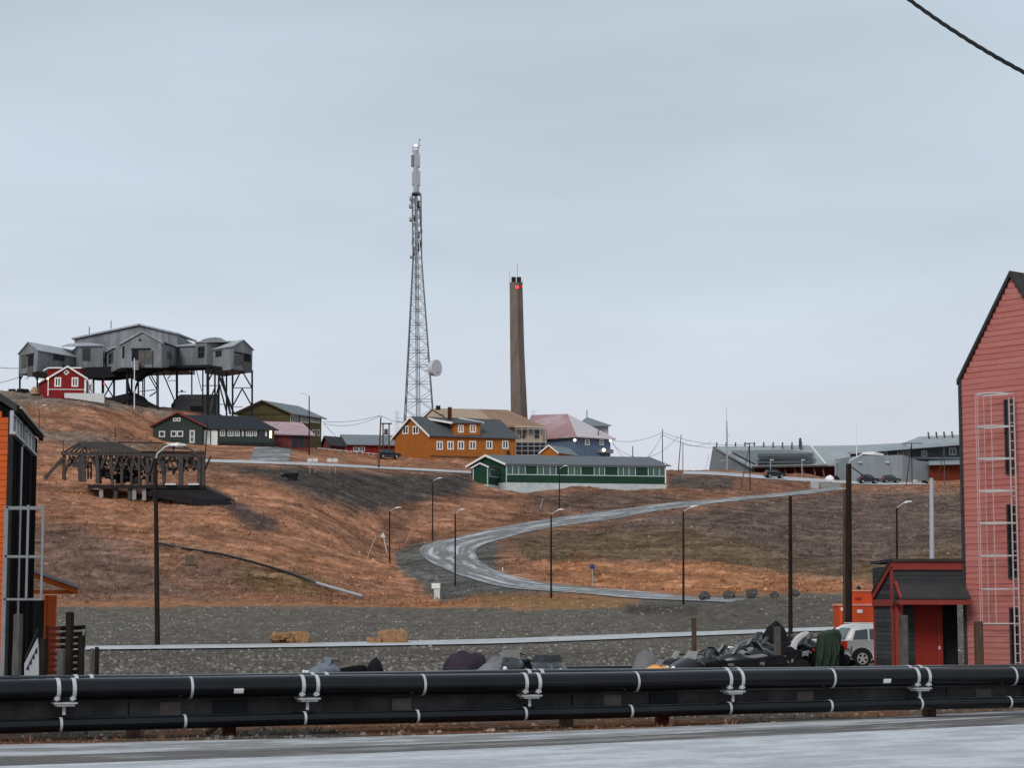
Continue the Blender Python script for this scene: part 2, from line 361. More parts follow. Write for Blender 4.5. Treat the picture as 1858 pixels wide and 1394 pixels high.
def road_mat(name, frost, gravel, tracks=2.0, bias=.5, ustretch=7.0, vscale=.06):
    m = bpy.data.materials.new(name); m.use_nodes = True; t = m.node_tree; b = t.nodes['Principled BSDF']; b.inputs['Roughness'].default_value = .8; b.inputs['Specular IOR Level'].default_value = .25
    uv = N(t, 'ShaderNodeUVMap', uv_map='road'); mp_ = N(t, 'ShaderNodeMapping'); mp_.inputs['Scale'].default_value = (ustretch, vscale, 1); t.links.new(uv.outputs[0], mp_.inputs[0])
    n1 = N(t, 'ShaderNodeTexNoise'); n1.inputs['Scale'].default_value = 1.0; n1.inputs['Detail'].default_value = 5; n1.inputs['Roughness'].default_value = .6; t.links.new(mp_.outputs[0], n1.inputs['Vector'])
    tcn = N(t, 'ShaderNodeTexCoord'); n2 = N(t, 'ShaderNodeTexNoise'); n2.inputs['Scale'].default_value = .9; n2.inputs['Detail'].default_value = 8; n2.inputs['Roughness'].default_value = .7; t.links.new(tcn.outputs['Object'], n2.inputs['Vector'])
    ad = N(t, 'ShaderNodeMath', operation='MULTIPLY_ADD'); ad.inputs[1].default_value = .45; t.links.new(n2.outputs[0], ad.inputs[0]); t.links.new(n1.outputs[0], ad.inputs[2])
    r = N(t, 'ShaderNodeMapRange', interpolation_type='SMOOTHSTEP'); r.inputs[1].default_value = .62 + bias * .1 - .05; r.inputs[2].default_value = .80 + bias * .1 - .05; t.links.new(ad.outputs[0], r.inputs[0])
    mxn = N(t, 'ShaderNodeMixRGB'); mxn.inputs[1].default_value = (*frost, 1); mxn.inputs[2].default_value = (*gravel, 1); t.links.new(r.outputs[0], mxn.inputs[0])
    n3 = N(t, 'ShaderNodeTexNoise'); n3.inputs['Scale'].default_value = 5; n3.inputs['Detail'].default_value = 7; n3.inputs['Roughness'].default_value = .75; t.links.new(tcn.outputs['Object'], n3.inputs['Vector'])
    r3 = N(t, 'ShaderNodeMapRange'); r3.inputs[1].default_value = .25; r3.inputs[2].default_value = .75; r3.inputs[3].default_value = .78; r3.inputs[4].default_value = 1.18; t.links.new(n3.outputs[0], r3.inputs[0])
    sc = N(t, 'ShaderNodeVectorMath', operation='SCALE'); t.links.new(mxn.outputs[0], sc.inputs[0]); t.links.new(r3.outputs[0], sc.inputs['Scale']); t.links.new(sc.outputs[0], b.inputs['Base Color'])
    bp = N(t, 'ShaderNodeBump'); bp.inputs['Strength'].default_value = .4; bp.inputs['Distance'].default_value = .03; t.links.new(n3.outputs[0], bp.inputs['Height']); t.links.new(bp.outputs[0], b.inputs['Normal'])
    return m
RM_bend = road_mat('frosted_gravel_road', (.47, .48, .495), (.155, .15, .145), bias=.1)
RM_white = road_mat('frost_road', (.52, .525, .54), (.30, .30, .30), bias=.8)
RM_grey = road_mat('grey_gravel_road', (.36, .36, .37), (.15, .145, .14), bias=0)
outer = [(1360, 1095), (1260, 1092), (1144, 1087), (1047, 1077), (983, 1073), (918, 1069), (854, 1052), (805, 1034), (770, 1015), (753, 1004), (750, 997), (757, 991), (775, 987), (821, 978), (886, 961), (967, 947), (1047, 934), (1144, 923), (1200, 914), (1309, 906), (1400, 897), (1468, 890), (1520, 884)]
inner = [(1360, 1089), (1260, 1084), (1144, 1073), (1047, 1065), (983, 1058), (918, 1044), (886, 1031), (866, 1017), (857, 1009), (855, 1003), (858, 997), (872, 990), (902, 981), (951, 968), (1015, 955), (1112, 944), (1200, 926), (1294, 914), (1387, 905), (1468, 897), (1537, 888)]
ribbon('hairpin_road', outer, inner, RM_bend, n=150, lo=150, hi=425)
ribbon('frosty_road', [(60, 1182), (160, 1181), (500, 1177), (900, 1170), (1130, 1161), (1300, 1154), (1520, 1145), (1700, 1141)], [(60, 1175), (160, 1174.5), (500, 1170), (900, 1161.5), (1130, 1152), (1300, 1147), (1520, 1139), (1700, 1135)], RM_white, n=60, lo=100, hi=170)
ribbon('hillside_road', [(368, 839), (450, 841), (560, 845), (690, 851), (860, 860)], [(368, 834), (450, 836), (560, 840), (690, 847), (860, 856)], RM_white, n=50, lo=280, hi=390)
ribbon('forecourt_road', [(1240, 861), (1290, 862), (1390, 870), (1490, 876), (1590, 881), (1680, 880)], [(1240, 856), (1290, 856), (1390, 864), (1490, 870), (1590, 876), (1680, 876)], RM_white, n=50, lo=385, hi=470, lift=.08)
ribbon('house_driveway', [(452, 836), (500, 837), (525, 838)], [(462, 812), (495, 811), (530, 813)], RM_grey, n=24, lo=300, hi=370)

# ---------------------------------------------------------------- ground sheet
uc = np.concatenate([np.linspace(-.60, -.265, 40)[:-1], np.linspace(-.265, .265, 460), np.linspace(.265, .60, 40)[1:]])
yr = np.concatenate([np.arange(-30, 60, 1.2), np.arange(60, 120, .55), np.arange(120, 190, .45), np.arange(190, 432, .46), np.arange(432, 520, 3), np.geomspace(520, 9000, 40)])
U, YY = np.meshgrid(uc, yr); XX = U * (YY + 40 * np.clip((60 - YY) / 60, 0, 2))
ZZ = H0(XX, YY)
rp = np.array(ROADPTS); dmin = np.full(XX.shape, 99.0)
near = (YY > 95) & (YY < 470)
xf, yf = XX[near], YY[near]; dm = np.full(len(xf), 99.0)
for i in range(0, len(xf), 40000):
    d = np.sqrt((xf[i:i + 40000, None] - rp[None, :, 0]) ** 2 + (yf[i:i + 40000, None] - rp[None, :, 1]) ** 2) - rp[None, :, 2]
    dm[i:i + 40000] = d.min(1)
dmin[near] = dm
rough = sst(.4, 5, dmin)
hill = sst(180, 215, YY)
nz_ = fbm(XX * .09, YY * .11, 4, 3) * .9 * hill
nz_ += (fbm(XX * .28 + YY * .12, YY * .75, 4, 9)) * .38 * hill
nz_ += (np.abs(fbm(XX * .5, YY * .9, 3, 31)) - .15) * .35 * hill
nz_ += -np.abs(fbm(XX * .06 + YY * .05, YY * .34, 3, 61)) * .9 * hill
nz_ += fbm(XX * .8, YY * .8, 3, 5) * .10 * sst(60, 70, YY)
fld = sst(118, 130, YY) * (1 - sst(180, 200, YY))
nz_ += fld * (.10 * np.sin(YY * .55 + 1.5 * fbm(XX * .03, YY * .03, 2, 8)) + .22 * fbm(XX * .25, YY * .5, 3, 12))
PXv, PYv = proj(XX, YY, ZZ)
mound = np.exp(-(((PXv - 1400) / 130.) ** 2)) * sst(152, 163, YY) * (1 - sst(166, 182, YY))
nz_ += mound * (.45 + .7 * fbm(XX * .35, YY * .35, 4, 77))
ZZ = ZZ + nz_ * rough - .03
PXv, PYv = proj(XX, YY, H0(XX, YY))
def pmask(poly, soft=14.0, jit=10.0, s=0):
    x = PXv + jit * fbm(PXv * .02, PYv * .045, 4, 40 + s); y = PYv + jit * .6 * fbm(PXv * .02, PYv * .045, 4, 60 + s)
    P = np.array(poly, float); ins = np.zeros(x.shape, bool); dd = np.full(x.shape, 1e9)
    for i in range(len(P)):
        a = P[i]; b = P[(i + 1) % len(P)]
        c = ((a[1] > y) != (b[1] > y)) & (x < (b[0] - a[0]) * (y - a[1]) / (b[1] - a[1] + 1e-9) + a[0]); ins ^= c
        e = b - a; t = np.clip(((x - a[0]) * e[0] + (y - a[1]) * e[1]) / (e @ e), 0, 1)
        dd = np.minimum(dd, np.hypot(x - a[0] - t * e[0], y - a[1] - t * e[1]))
    return sst(-soft, soft, np.where(ins, dd, -dd)) * (YY > 100)
GRAV = np.array((.110, .098, .083)); FIELD = np.array((.128, .114, .097)); TUN = np.array((.305, .150, .090)); TUN2 = np.array((.205, .108, .072))
DARK = np.array((.072, .062, .056)); COAL = np.array((.035, .034, .038)); PURP = np.array((.128, .092, .076)); OLIVE = np.array((.150, .100, .046)); ORA = np.array((.345, .165, .086)); SKIRT = np.array((.115, .112, .102)); BARE = np.array((.175, .140, .115))
colr = np.empty(XX.shape + (3,)); colr[:] = GRAV
def lay(mask, c): 
    global colr
    colr = colr * (1 - mask[..., None]) + c * mask[..., None]
lay(sst(112, 122, YY), FIELD)
lay(sst(188, 196, YY + 3 * fbm(XX * .1, YY * .1, 2, 4)), TUN)
big = fbm(XX * .045, YY * .07, 4, 21)
lay(sst(.05, .6, big) * hill * .8, TUN2)
lay(sst(.1, .45, fbm(XX * .05 + YY * .05, YY * .28, 4, 23)) * hill * .45, ORA)
P_ = pmask
lay(P_([(-200, 700), (180, 712), (330, 742), (330, 760), (240, 745), (120, 735), (-200, 745)], 10), BARE)
lay(P_([(70, 775), (150, 785), (280, 805), (280, 815), (150, 803), (70, 790)], 8, s=1) * .8, BARE)
lay(P_([(-300, 950), (120, 955), (260, 1000), (330, 1060), (420, 1090), (-300, 1092)], 26, 22, 2) * .8, PURP)
lay(P_([(300, 1000), (420, 1010), (500, 1040), (440, 1075), (340, 1060)], 22, 20, 3) * .6, PURP)
lay(P_([(430, 1015), (540, 1030), (600, 1055), (560, 1080), (470, 1070), (420, 1045)], 20, 16, 4) * .75, OLIVE)
lay(P_([(330, 842), (520, 846), (600, 852), (860, 858), (862, 900), (800, 905), (730, 920), (690, 932), (640, 928), (560, 900), (470, 868)], 12, 12, 5), DARK)
lay(P_([(330, 892), (400, 890), (505, 945), (515, 965), (470, 960), (410, 928), (350, 908)], 10, 16, 6) * .8, COAL * 1.5)
lay(P_([(690, 930), (800, 900), (900, 892), (1230, 898), (1230, 915), (1040, 930), (880, 960), (760, 985), (700, 975)], 14, 18, 7), TUN2 * .8)
lay(P_([(760, 915), (860, 905), (950, 915), (930, 945), (820, 970), (720, 975)], 14, 16, 8) * .8, TUN)
lay(P_([(965, 895), (1230, 895), (1280, 910), (1060, 930), (970, 925)], 10, 10, 9) * .8, PURP * .8)
lay(P_([(1210, 850), (1500, 868), (1540, 890), (1380, 900), (1210, 905)], 10, 10, 10), TUN2)
lay(P_([(1215, 862), (1330, 868), (1330, 885), (1215, 880)], 8, 8, 11), DARK * 1.2)
lay(P_([(860, 1000), (960, 968), (1120, 945), (1300, 914), (1540, 890), (2600, 880), (2600, 1040), (1560, 1050), (1500, 1060), (1200, 1010), (1000, 1020), (900, 1040)], 14, 16, 12), PURP)
lay(P_([(900, 985), (1010, 965), (1250, 960), (1400, 1000), (1560, 1030), (1540, 1055), (1400, 1040), (1200, 1015), (1000, 1015), (900, 1030)], 18, 22, 13) * .5, OLIVE * .95)
lay(P_([(1560, 1020), (1780, 1000), (2500, 1010), (2500, 1050), (1560, 1050)], 18, 20, 14) * .8, OLIVE)
lay(P_([(950, 1022), (1050, 1010), (1200, 1018), (1400, 1035), (1560, 1058), (2500, 1060), (2500, 1078), (1400, 1075), (1270, 1078), (1100, 1065), (990, 1052)], 9, 14, 15), ORA)
lay(P_([(860, 1015), (930, 1000), (1000, 1030), (960, 1052), (900, 1035)], 12, 12, 16) * .7, TUN)
lay(P_([(716, 1003), (748, 985), (775, 985), (900, 975), (900, 1040), (1020, 1075), (870, 1080), (800, 1092), (770, 1070), (722, 1040)], 7, 8, 17), SKIRT)
lay(P_([(100, 1093), (700, 1092), (900, 1085), (1160, 1088), (1160, 1104), (900, 1103), (600, 1101), (100, 1100)], 5, 7, 18), ORA * .95)
lay(P_([(860, 1076), (1140, 1090), (1140, 1104), (880, 1100)], 7, 8, 19) * .7, OLIVE * 1.2)
lay(P_([(1140, 1096), (1700, 1080), (2400, 1080), (2400, 1150), (1500, 1140), (1240, 1150)], 8, 9, 20), GRAV * 1.02)
lay(P_([(1130, 1098), (1270, 1100), (1265, 1117), (1140, 1116)], 6, 6, 21), DARK)
fine = .80 + .4 * vnoise(XX * 1.9, YY * 1.9, 90) 
fine *= 1 + .5 * fbm(XX * .5 + YY * .1, YY * 1.1, 3, 93) * hill
fine *= 1 + .55 * fbm(XX * .16 + YY * .10, YY * .55, 4, 97) * hill
fine *= 1 + .5 * fbm(XX * .38 + YY * .3, YY * 1.5, 3, 99) * hill
stk = fbm(XX * .07 + YY * .06, YY * .42, 4, 101); colr = colr * (1 - (sst(.12, .5, stk) * .4 * hill)[..., None]) + np.array((.14, .085, .068)) * (sst(.12, .5, stk) * .4 * hill)[..., None]
colr = np.clip(colr * 1.1 * fine[..., None], .01, .8)
near_v = sst(28, 30, YY) * (1 - sst(50, 56, YY)) * sst(-.25, .15, fbm(XX * .5, YY * .5, 3, 55)) * .9
colr = colr * (1 - near_v[..., None]) + np.array((.23, .112, .062)) * near_v[..., None]
ny, nx = XX.shape
vid = np.arange(ny * nx).reshape(ny, nx)
quads = np.stack([vid[:-1, :-1], vid[:-1, 1:], vid[1:, 1:], vid[1:, :-1]], -1).reshape(-1, 4)
me = bpy.data.meshes.new('ground'); me.vertices.add(ny * nx); me.vertices.foreach_set('co', np.stack([XX, YY, ZZ], -1).astype(np.float32).ravel())
me.loops.add(quads.size); me.loops.foreach_set('vertex_index', quads.astype(np.int32).ravel())
me.polygons.add(len(quads)); me.polygons.foreach_set('loop_start', np.arange(0, quads.size, 4, dtype=np.int32)); me.polygons.foreach_set('use_smooth', np.ones(len(quads), bool))
me.update(calc_edges=True); me.validate()
ca_ = me.color_attributes.new('soil', 'FLOAT_COLOR', 'POINT'); ca_.data.foreach_set('color', np.concatenate([colr, np.ones(colr.shape[:2] + (1,))], -1).astype(np.float32).ravel())
gm = bpy.data.materials.new('tundra_ground'); gm.use_nodes = True; t = gm.node_tree; b = t.nodes['Principled BSDF']; b.inputs['Roughness'].default_value = .95; b.inputs['Specular IOR Level'].default_value = .1; b.inputs['IOR'].default_value = 1.05
va = N(t, 'ShaderNodeVertexColor', layer_name='soil'); tcn = N(t, 'ShaderNodeTexCoord')
n1 = N(t, 'ShaderNodeTexNoise'); n1.inputs['Scale'].default_value = 1.6; n1.inputs['Detail'].default_value = 9; n1.inputs['Roughness'].default_value = .75; t.links.new(tcn.outputs['Object'], n1.inputs['Vector'])
n2 = N(t, 'ShaderNodeTexVoronoi'); n2.inputs['Scale'].default_value = 2.2; t.links.new(tcn.outputs['Object'], n2.inputs['Vector'])
r = N(t, 'ShaderNodeMapRange'); r.inputs[1].default_value = .3; r.inputs[2].default_value = .7; r.inputs[3].default_value = .55; r.inputs[4].default_value = 1.5; t.links.new(n1.outputs[0], r.inputs[0])
sc = N(t, 'ShaderNodeVectorMath', operation='SCALE'); t.links.new(va.outputs[0], sc.inputs[0]); t.links.new(r.outputs[0], sc.inputs['Scale']); t.links.new(sc.outputs[0], b.inputs['Base Color'])
bp = N(t, 'ShaderNodeBump'); bp.inputs['Strength'].default_value = 1.0; bp.inputs['Distance'].default_value = .25; t.links.new(n1.outputs[0], bp.inputs['Height']); t.links.new(bp.outputs[0], b.inputs['Normal'])
me.materials.append(gm); g = bpy.data.objects.new('ground', me); C.objects.link(g); g['kind'] = 'structure'

E0 = [(0, 1354), (470, 1345), (929, 1334), (1379, 1315), (1858, 1291)]; E1 = [(0, 1375), (470, 1362), (929, 1347), (1379, 1327), (1858, 1301)]; E2 = [(0, 1391), (470, 1376), (929, 1358), (1379, 1336), (1858, 1315)]
E0W = np.array([(ray(*p)[0] * -EYE / ray(*p)[1], -EYE / ray(*p)[1]) for p in [(-400, 1362)] + E0 + [(2300, 1268)]])
# loose stones and dry tufts, beyond counting
def scatter(name, label, cat, n, area, size, mat_cols, kind, seed):
    rng = np.random.default_rng(seed); X0, X1, Y0, Y1 = area
    y = rng.uniform(Y0, Y1, n * 3); x = rng.uniform(X0, X1, n * 3) * y
    dens = fbm(x * .12, y * .12, 3, seed); k = rng.uniform(-.6, .9, n * 3) < dens + .15
    x = x[k][:n]; y = y[k][:n]; n_ = len(x)
    d = np.full(n_, 99.)
    for i in range(0, n_, 20000): d[i:i + 20000] = (np.sqrt((x[i:i + 20000, None] - rp[None, :, 0]) ** 2 + (y[i:i + 20000, None] - rp[None, :, 1]) ** 2) - rp[None, :, 2]).min(1)
    k = d > .8
    if Y0 < 40: k &= y > np.interp(x, E0W[:, 0], E0W[:, 1]) + .35
    x = x[k]; y = y[k]; n_ = len(x)
    ui = x / (y + 40 * np.clip((60 - y) / 60, 0, 2)); ii = np.clip(np.searchsorted(uc, ui) - 1, 0, nx - 2); jj = np.clip(np.searchsorted(yr, y) - 1, 0, ny - 2)
    fu = (ui - uc[ii]) / (uc[ii + 1] - uc[ii]); fy = (y - yr[jj]) / (yr[jj + 1] - yr[jj])
    z = (ZZ[jj, ii] * (1 - fu) + ZZ[jj, ii + 1] * fu) * (1 - fy) + (ZZ[jj + 1, ii] * (1 - fu) + ZZ[jj + 1, ii + 1] * fu) * fy
    s_ = size[0] + (size[1] - size[0]) * rng.random(n_) ** 3
    base = colr[jj, ii]
    if kind == 'stone':
        th = rng.random((n_, 5)) * .5 + np.arange(5) * 2 * math.pi / 5; rr = .7 + .5 * rng.random((n_, 5))
        ring = np.stack([np.cos(th) * rr, np.sin(th) * rr, -.25 * np.ones_like(th)], -1); top = np.stack([np.cos(th + .3) * rr * .55, np.sin(th + .3) * rr * .55, .35 + .35 * rng.random((n_, 5))], -1)
        V = np.concatenate([ring, top], 1) * s_[:, None, None]; f = [(i, (i + 1) % 5, 5 + (i + 1) % 5, 5 + i) for i in range(5)]; F3 = None
        polys = [np.array(q) for q in f] + [np.array((5, 6, 7, 8, 9))]
    else:
        th = rng.random((n_, 6)) * 6.28; h = .5 + .8 * rng.random((n_, 6)); ang = rng.random((n_, 6)) * 6.28
        V = np.zeros((n_, 18, 3))
        for q in range(6):
            V[:, q * 3 + 0] = np.stack([np.cos(th[:, q]) * .35 - np.sin(ang[:, q]) * .13, np.sin(th[:, q]) * .35 + np.cos(ang[:, q]) * .13, -.1 + 0 * h[:, q]], -1)
            V[:, q * 3 + 1] = np.stack([np.cos(th[:, q]) * .35 + np.sin(ang[:, q]) * .13, np.sin(th[:, q]) * .35 - np.cos(ang[:, q]) * .13, -.1 + 0 * h[:, q]], -1)
            V[:, q * 3 + 2] = np.stack([np.cos(th[:, q]) * .95, np.sin(th[:, q]) * .8, h[:, q] * .8], -1)
        V *= s_[:, None, None]; polys = [np.array((3 * q, 3 * q + 1, 3 * q + 2)) for q in range(6)]
    kv = V.shape[1]; V = V + np.stack([x, y, z], -1)[:, None]
    tint = base[:, None] * (mat_cols[0] + (mat_cols[1] - mat_cols[0]) * rng.random((n_, 1, 1))) + mat_cols[2] * rng.random((n_, 1, 1)) ** 4 * np.array((1, .97, .92))
    colv = np.repeat(tint, kv, 1)
    me = bpy.data.meshes.new(name); me.vertices.add(n_ * kv); me.vertices.foreach_set('co', V.astype(np.float32).ravel())
    o_ = (np.arange(n_) * kv)[:, None]; allp = [(o_ + p[None]) for p in polys]; li = np.concatenate([a.ravel() for a in allp]); sizes = np.concatenate([np.full(n_, a.shape[1]) for a in allp])
    me.loops.add(len(li)); me.loops.foreach_set('vertex_index', li.astype(np.int32)); me.polygons.add(len(sizes)); me.polygons.foreach_set('loop_start', np.concatenate([[0], np.cumsum(sizes)[:-1]]).astype(np.int32))
    me.update(calc_edges=True); me.validate()
    c_ = me.color_attributes.new('tint', 'FLOAT_COLOR', 'POINT'); c_.data.foreach_set('color', np.concatenate([colv, np.ones(colv.shape[:2] + (1,))], -1).astype(np.float32).ravel())
    m = bpy.data.materials.new(name + '_mat'); m.use_nodes = True; t = m.node_tree; b = t.nodes['Principled BSDF']; b.inputs['Roughness'].default_value = .95; b.inputs['Specular IOR Level'].default_value = .1
    va = N(t, 'ShaderNodeVertexColor', layer_name='tint'); t.links.new(va.outputs[0], b.inputs['Base Color']); me.materials.append(m)
    o = bpy.data.objects.new(name, me); C.objects.link(o); tag(o, label, cat, kind='stuff'); return o
scatter('gravel_stones', 'loose grey stones strewn over the gravel flat and the field below the hill', 'stones', 40000, (-.27, .27, 60, 188), (.03, .17), (.65, 1.3, .17), 'stone', 3)
scatter('slope_stones', 'scattered pale stones on the brown hill slopes', 'stones', 5000, (-.27, .27, 195, 428), (.10, .32), (.7, 1.5, .16), 'stone', 4)
scatter('tundra_tufts', 'dry rust-brown tussocks covering the hillside', 'dry grass', 60000, (-.27, .27, 192, 428), (.18, .5), (.7, 1.25, 0), 'tuft', 5)
scatter('verge_tufts', 'dry orange weeds on the verge under the black pipes', 'dry grass', 2500, (-.30, .30, 32.5, 50), (.05, .16), (.6, 1.6, .05), 'tuft', 6)
scatter('verge_stones', 'small broken stones on the verge behind the black pipes', 'stones', 3000, (-.30, .30, 32.5, 60), (.03, .09), (.6, 1.5, .15), 'stone', 8)

# ---------------------------------------------------------------- the near road
def flat_strip(name, far, nearl, mat, z, n=40, across=6):
    V = []; F = []; UV = []
    def gp(px, py): a, b = ray(px, py); k = -EYE / b; return Vector((a * k, k, 0))
    def line(q):                                       # surveyed edge, carried on straight beyond the frame, as n + 1 points
        q = [gp(*p) for p in q]; d0 = (q[0] - q[1]).normalized(); d1 = (q[-1] - q[-2]).normalized(); q = [q[0] + d0 * 14] + q + [q[-1] + d1 * 14]
        t = np.concatenate([[0], np.cumsum([(q[i + 1] - q[i]).length for i in range(len(q) - 1)])]); u = np.linspace(0, t[-1], n + 1); xs = np.interp(u, t, [p.x for p in q]); ys = np.interp(u, t, [p.y for p in q])
        k = np.array([1, 2, 3, 2, 1.]) / 9
        for _ in range(4): xs[2:-2] = np.convolve(xs, k, 'valid'); ys[2:-2] = np.convolve(ys, k, 'valid')
        return [Vector((x, y, 0)) for x, y in zip(xs, ys)], t[-1]
    fl, ln = line(far); nl, _ = line(nearl)
    for i in range(n + 1):
        for j in range(across + 1):
            p = fl[i].lerp(nl[i], j / across); V.append((p.x, p.y, z)); UV.append((j / across, ln * i / n))
    for i in range(n):
        for j in range(across): a = i * (across + 1) + j; F.append((a, a + across + 1, a + across + 2, a + 1))
    me = bpy.data.meshes.new(name); me.from_pydata(V, [], F); me.update(); me.materials.append(mat)
    uv = me.uv_layers.new(name='road'); idx = np.empty(len(me.loops), np.int32); me.loops.foreach_get('vertex_index', idx); uv.data.foreach_set('uv', np.array(UV, np.float32)[idx].ravel())
    if np.mean([p.normal.z for p in me.polygons]) < 0: me.flip_normals()
    o = bpy.data.objects.new(name, me); C.objects.link(o); o['kind'] = 'structure'; return o
flat_strip('road_shoulder', E0, [(x, y + 1) for x, y in E1], road_mat('frosted_shoulder', (.44, .445, .46), (.22, .215, .21), bias=.5, ustretch=3, vscale=.25), .016)
flat_strip('road_edge', E1, [(x, y + 1) for x, y in E2], road_mat('bare_road_edge', (.24, .225, .21), (.11, .10, .095), bias=.1, ustretch=3, vscale=.3), .012)
flat_strip('road', E2, [(x, y + 1100) for x, y in E2], road_mat('frosted_asphalt', (.54, .55, .575), (.40, .405, .42), bias=.6, ustretch=26, vscale=.35), .008)
# ================================================================ FOREGROUND PIPES
D0 = 35.5
PO = Vector((-.2088 * D0, D0, 0)); PD = Vector((.1089 * D0, .048 * D0, 0)); Pn = PD.normalized(); Pb = Vector((-Pn.y, Pn.x, 0))
def pp(t, z, back=0.0): p = PO + PD * t + Pb * back; p.z = z; return p
M('black_pipe', (.005, .006, .008), .09, .5, .8, .012, spec=.34, second=(.012, .012, .013), sec_amt=.35)
M('strap_metal', (.50, .51, .52), .4, .15, 6, .05, metal=.15)
M('beam_steel', (.055, .053, .052), .8, .4, 2.5, .15, second=(.085, .080, .078), stretch=(1, 1, 1))
M('primer_patch', (.15, .125, .115), .85, .3, 3, .1)
M('dark_red_steel', (.085, .020, .016), .7, .3, 4, .1)
def pipe(name, label, z0, z1, r, back, bands, pairs, t0=-1.6, t1=6.0):
    zf = lambda t: z0 + (z1 - z0) * t / 4.0 + .008 * math.sin(t * 2.3 + back * 3) - .006 * math.sin(math.pi * t) ** 2
    root = thing(name, label, 'pipe', pp(t0, zf(t0), back))
    m = MB(); m.path([pp(t0 + (t1 - t0) * i / 24, zf(t0 + (t1 - t0) * i / 24), back) for i in range(25)], r, 24); m.build('pipe_run', 'black_pipe', root, smooth=True)
    for t in bands:
        c = pp(t, zf(t), back); b = MB(); b.tube(c - Pn * .022, c + Pn * .022, r + .007, n=24); b.build('band', 'strap_metal', root, smooth=True)
    for t in pairs:
        for s in (-.13, .13):
            c = pp(t, zf(t), back) + Pn * s; b = MB(); R_ = r + .009
            for k in range(14):
                a0 = math.radians(-38 + 256 * k / 14); a1 = math.radians(-38 + 256 * (k + 1) / 14)
                q = [c - Pb * (math.cos(a) * rr) + Vector((0, 0, math.sin(a) * rr)) for a, rr in ((a0, R_), (a1, R_), (a1, R_ - .012), (a0, R_ - .012))]
                b.prism([p - Pn * .032 for p in q], Pn * .064)
            st_ = b.build('strap', 'strap_metal', root)
            e = c - Pb * (math.cos(math.radians(-40)) * R_) + Vector((0, 0, math.sin(math.radians(-40)) * R_ - .02))
            lg = MB(); lg.tube(e - Pn * .03 - Pb * .03, e - Pn * .03 + Pb * .05, .038, n=10); lg.tube(e - Pb * .06, e - Pb * .02, .02, n=6); lg.build('bolt_lug', 'strap_metal', st_)
        br = MB(); c = pp(t, zf(t) - r - .035, back); br.bar(c - Pn * .19, c + Pn * .19, .30, .03); c2 = c - Vector((0, 0, .035)); br.bar(c2 - Pn * .15, c2 + Pn * .15, .24, .036)
        br.bar(c2 - Vector((0, 0, .02)), c2 - Vector((0, 0, .16)), .05, .05); br.build('saddle', 'strap_metal', root)
    return root, zf
bt = [-.5 + i for i in range(7)]
tb = lambda px: (px - 125) / (464 - .048 * px)
fp, zf1 = pipe('heating_pipe', 'thick glossy black pipe with paired white straps facing the road', .80, .815, .185, 0, [tb(x) for x in (-120, 350, 767, 1150, 1502, 1828, 2120)], [-1, 0, 1, 2, 3, 4, 5])
pipe('heating_pipe', 'thick black pipe running behind the pipe with the stickers', .83, .838, .185, .95, [], [-.85, .12, 1.12, 2.12, 3.12, 4.12])
pipe('service_pipe', 'thinner black pipe with single grey bands slung below the steel beam', .225, .29, .118, -.02, [tb(x) for x in (-100, 118, 340, 555, 757, 950, 1140, 1317, 1498, 1660, 1820)], [])
for px in (433, 1595):
    t = tb(px); c = pp(t, zf1(t)); m = MB(); R_ = .1885; w_ = .085
    for k in range(3):
        a0, a1 = [math.radians(a) for a in (-34 + k * 9, -34 + (k + 1) * 9)]
        q = [c - Pb * (math.cos(a) * rr) + Vector((0, 0, math.sin(a) * rr)) for a, rr in ((a0, R_), (a1, R_), (a1, R_ - .006), (a0, R_ - .006))]
        m.prism([p - Pn * w_ for p in q], Pn * 2 * w_)
    m.build('sticker', 'white_paint', fp)
bm = thing('pipe_support', 'long dark steel beam on short posts carrying the black pipes', 'pipe support', pp(-1.6, 0, .3))
for i, t in enumerate(np.arange(-1.69, 6, 1.96)):
    m = MB(); m.bar(pp(t + .004, .435, .3), pp(t + 1.956, .435, .3), .10, .30); m.build('beam', 'beam_steel', bm)
    m = MB(); m.bar(pp(t + .004, .60, .3), pp(t + 1.956, .60, .3), .26, .028); m.build('flange', 'beam_steel', bm)
for px in (-90, 322, 740, 1120, 1468, 1790):
    t = tb(px); m = MB(); m.bar(pp(t - .043, .445, .244), pp(t + .043, .445, .244), .01, .22); m.build('plate', 'primer_patch', bm)
for px in (-300, 430, 1212, 1880):
    t = tb(px); m = MB(); m.box(pp(t, -.10, .3), (.20, .20, .72), .41); m.build('post', 'dark_red_steel', bm)
    m = MB(); m.bar(pp(t - .07, .445, .236), pp(t + .07, .445, .236), .03, .27); m.build('joint_plate', 'black_steel', bm)
    m = MB(); m.bar(pp(t, .30, .3), pp(t, .30, 1.25), .12, .14); m.build('cross_arm', 'beam_steel', bm)
for px in (-160, 261, 1044, 1700):
    t = tb(px); m = MB(); m.box(pp(t, .1, .42), (.20, .20, 1.0), .41); m.build('timber_leg', 'brown_timber', bm)
m = MB(); t = tb(392); m.tube(pp(t, .0, .35), pp(t + .1, .28, .5), .05, n=8); m.build('stay', 'brown_timber', bm)
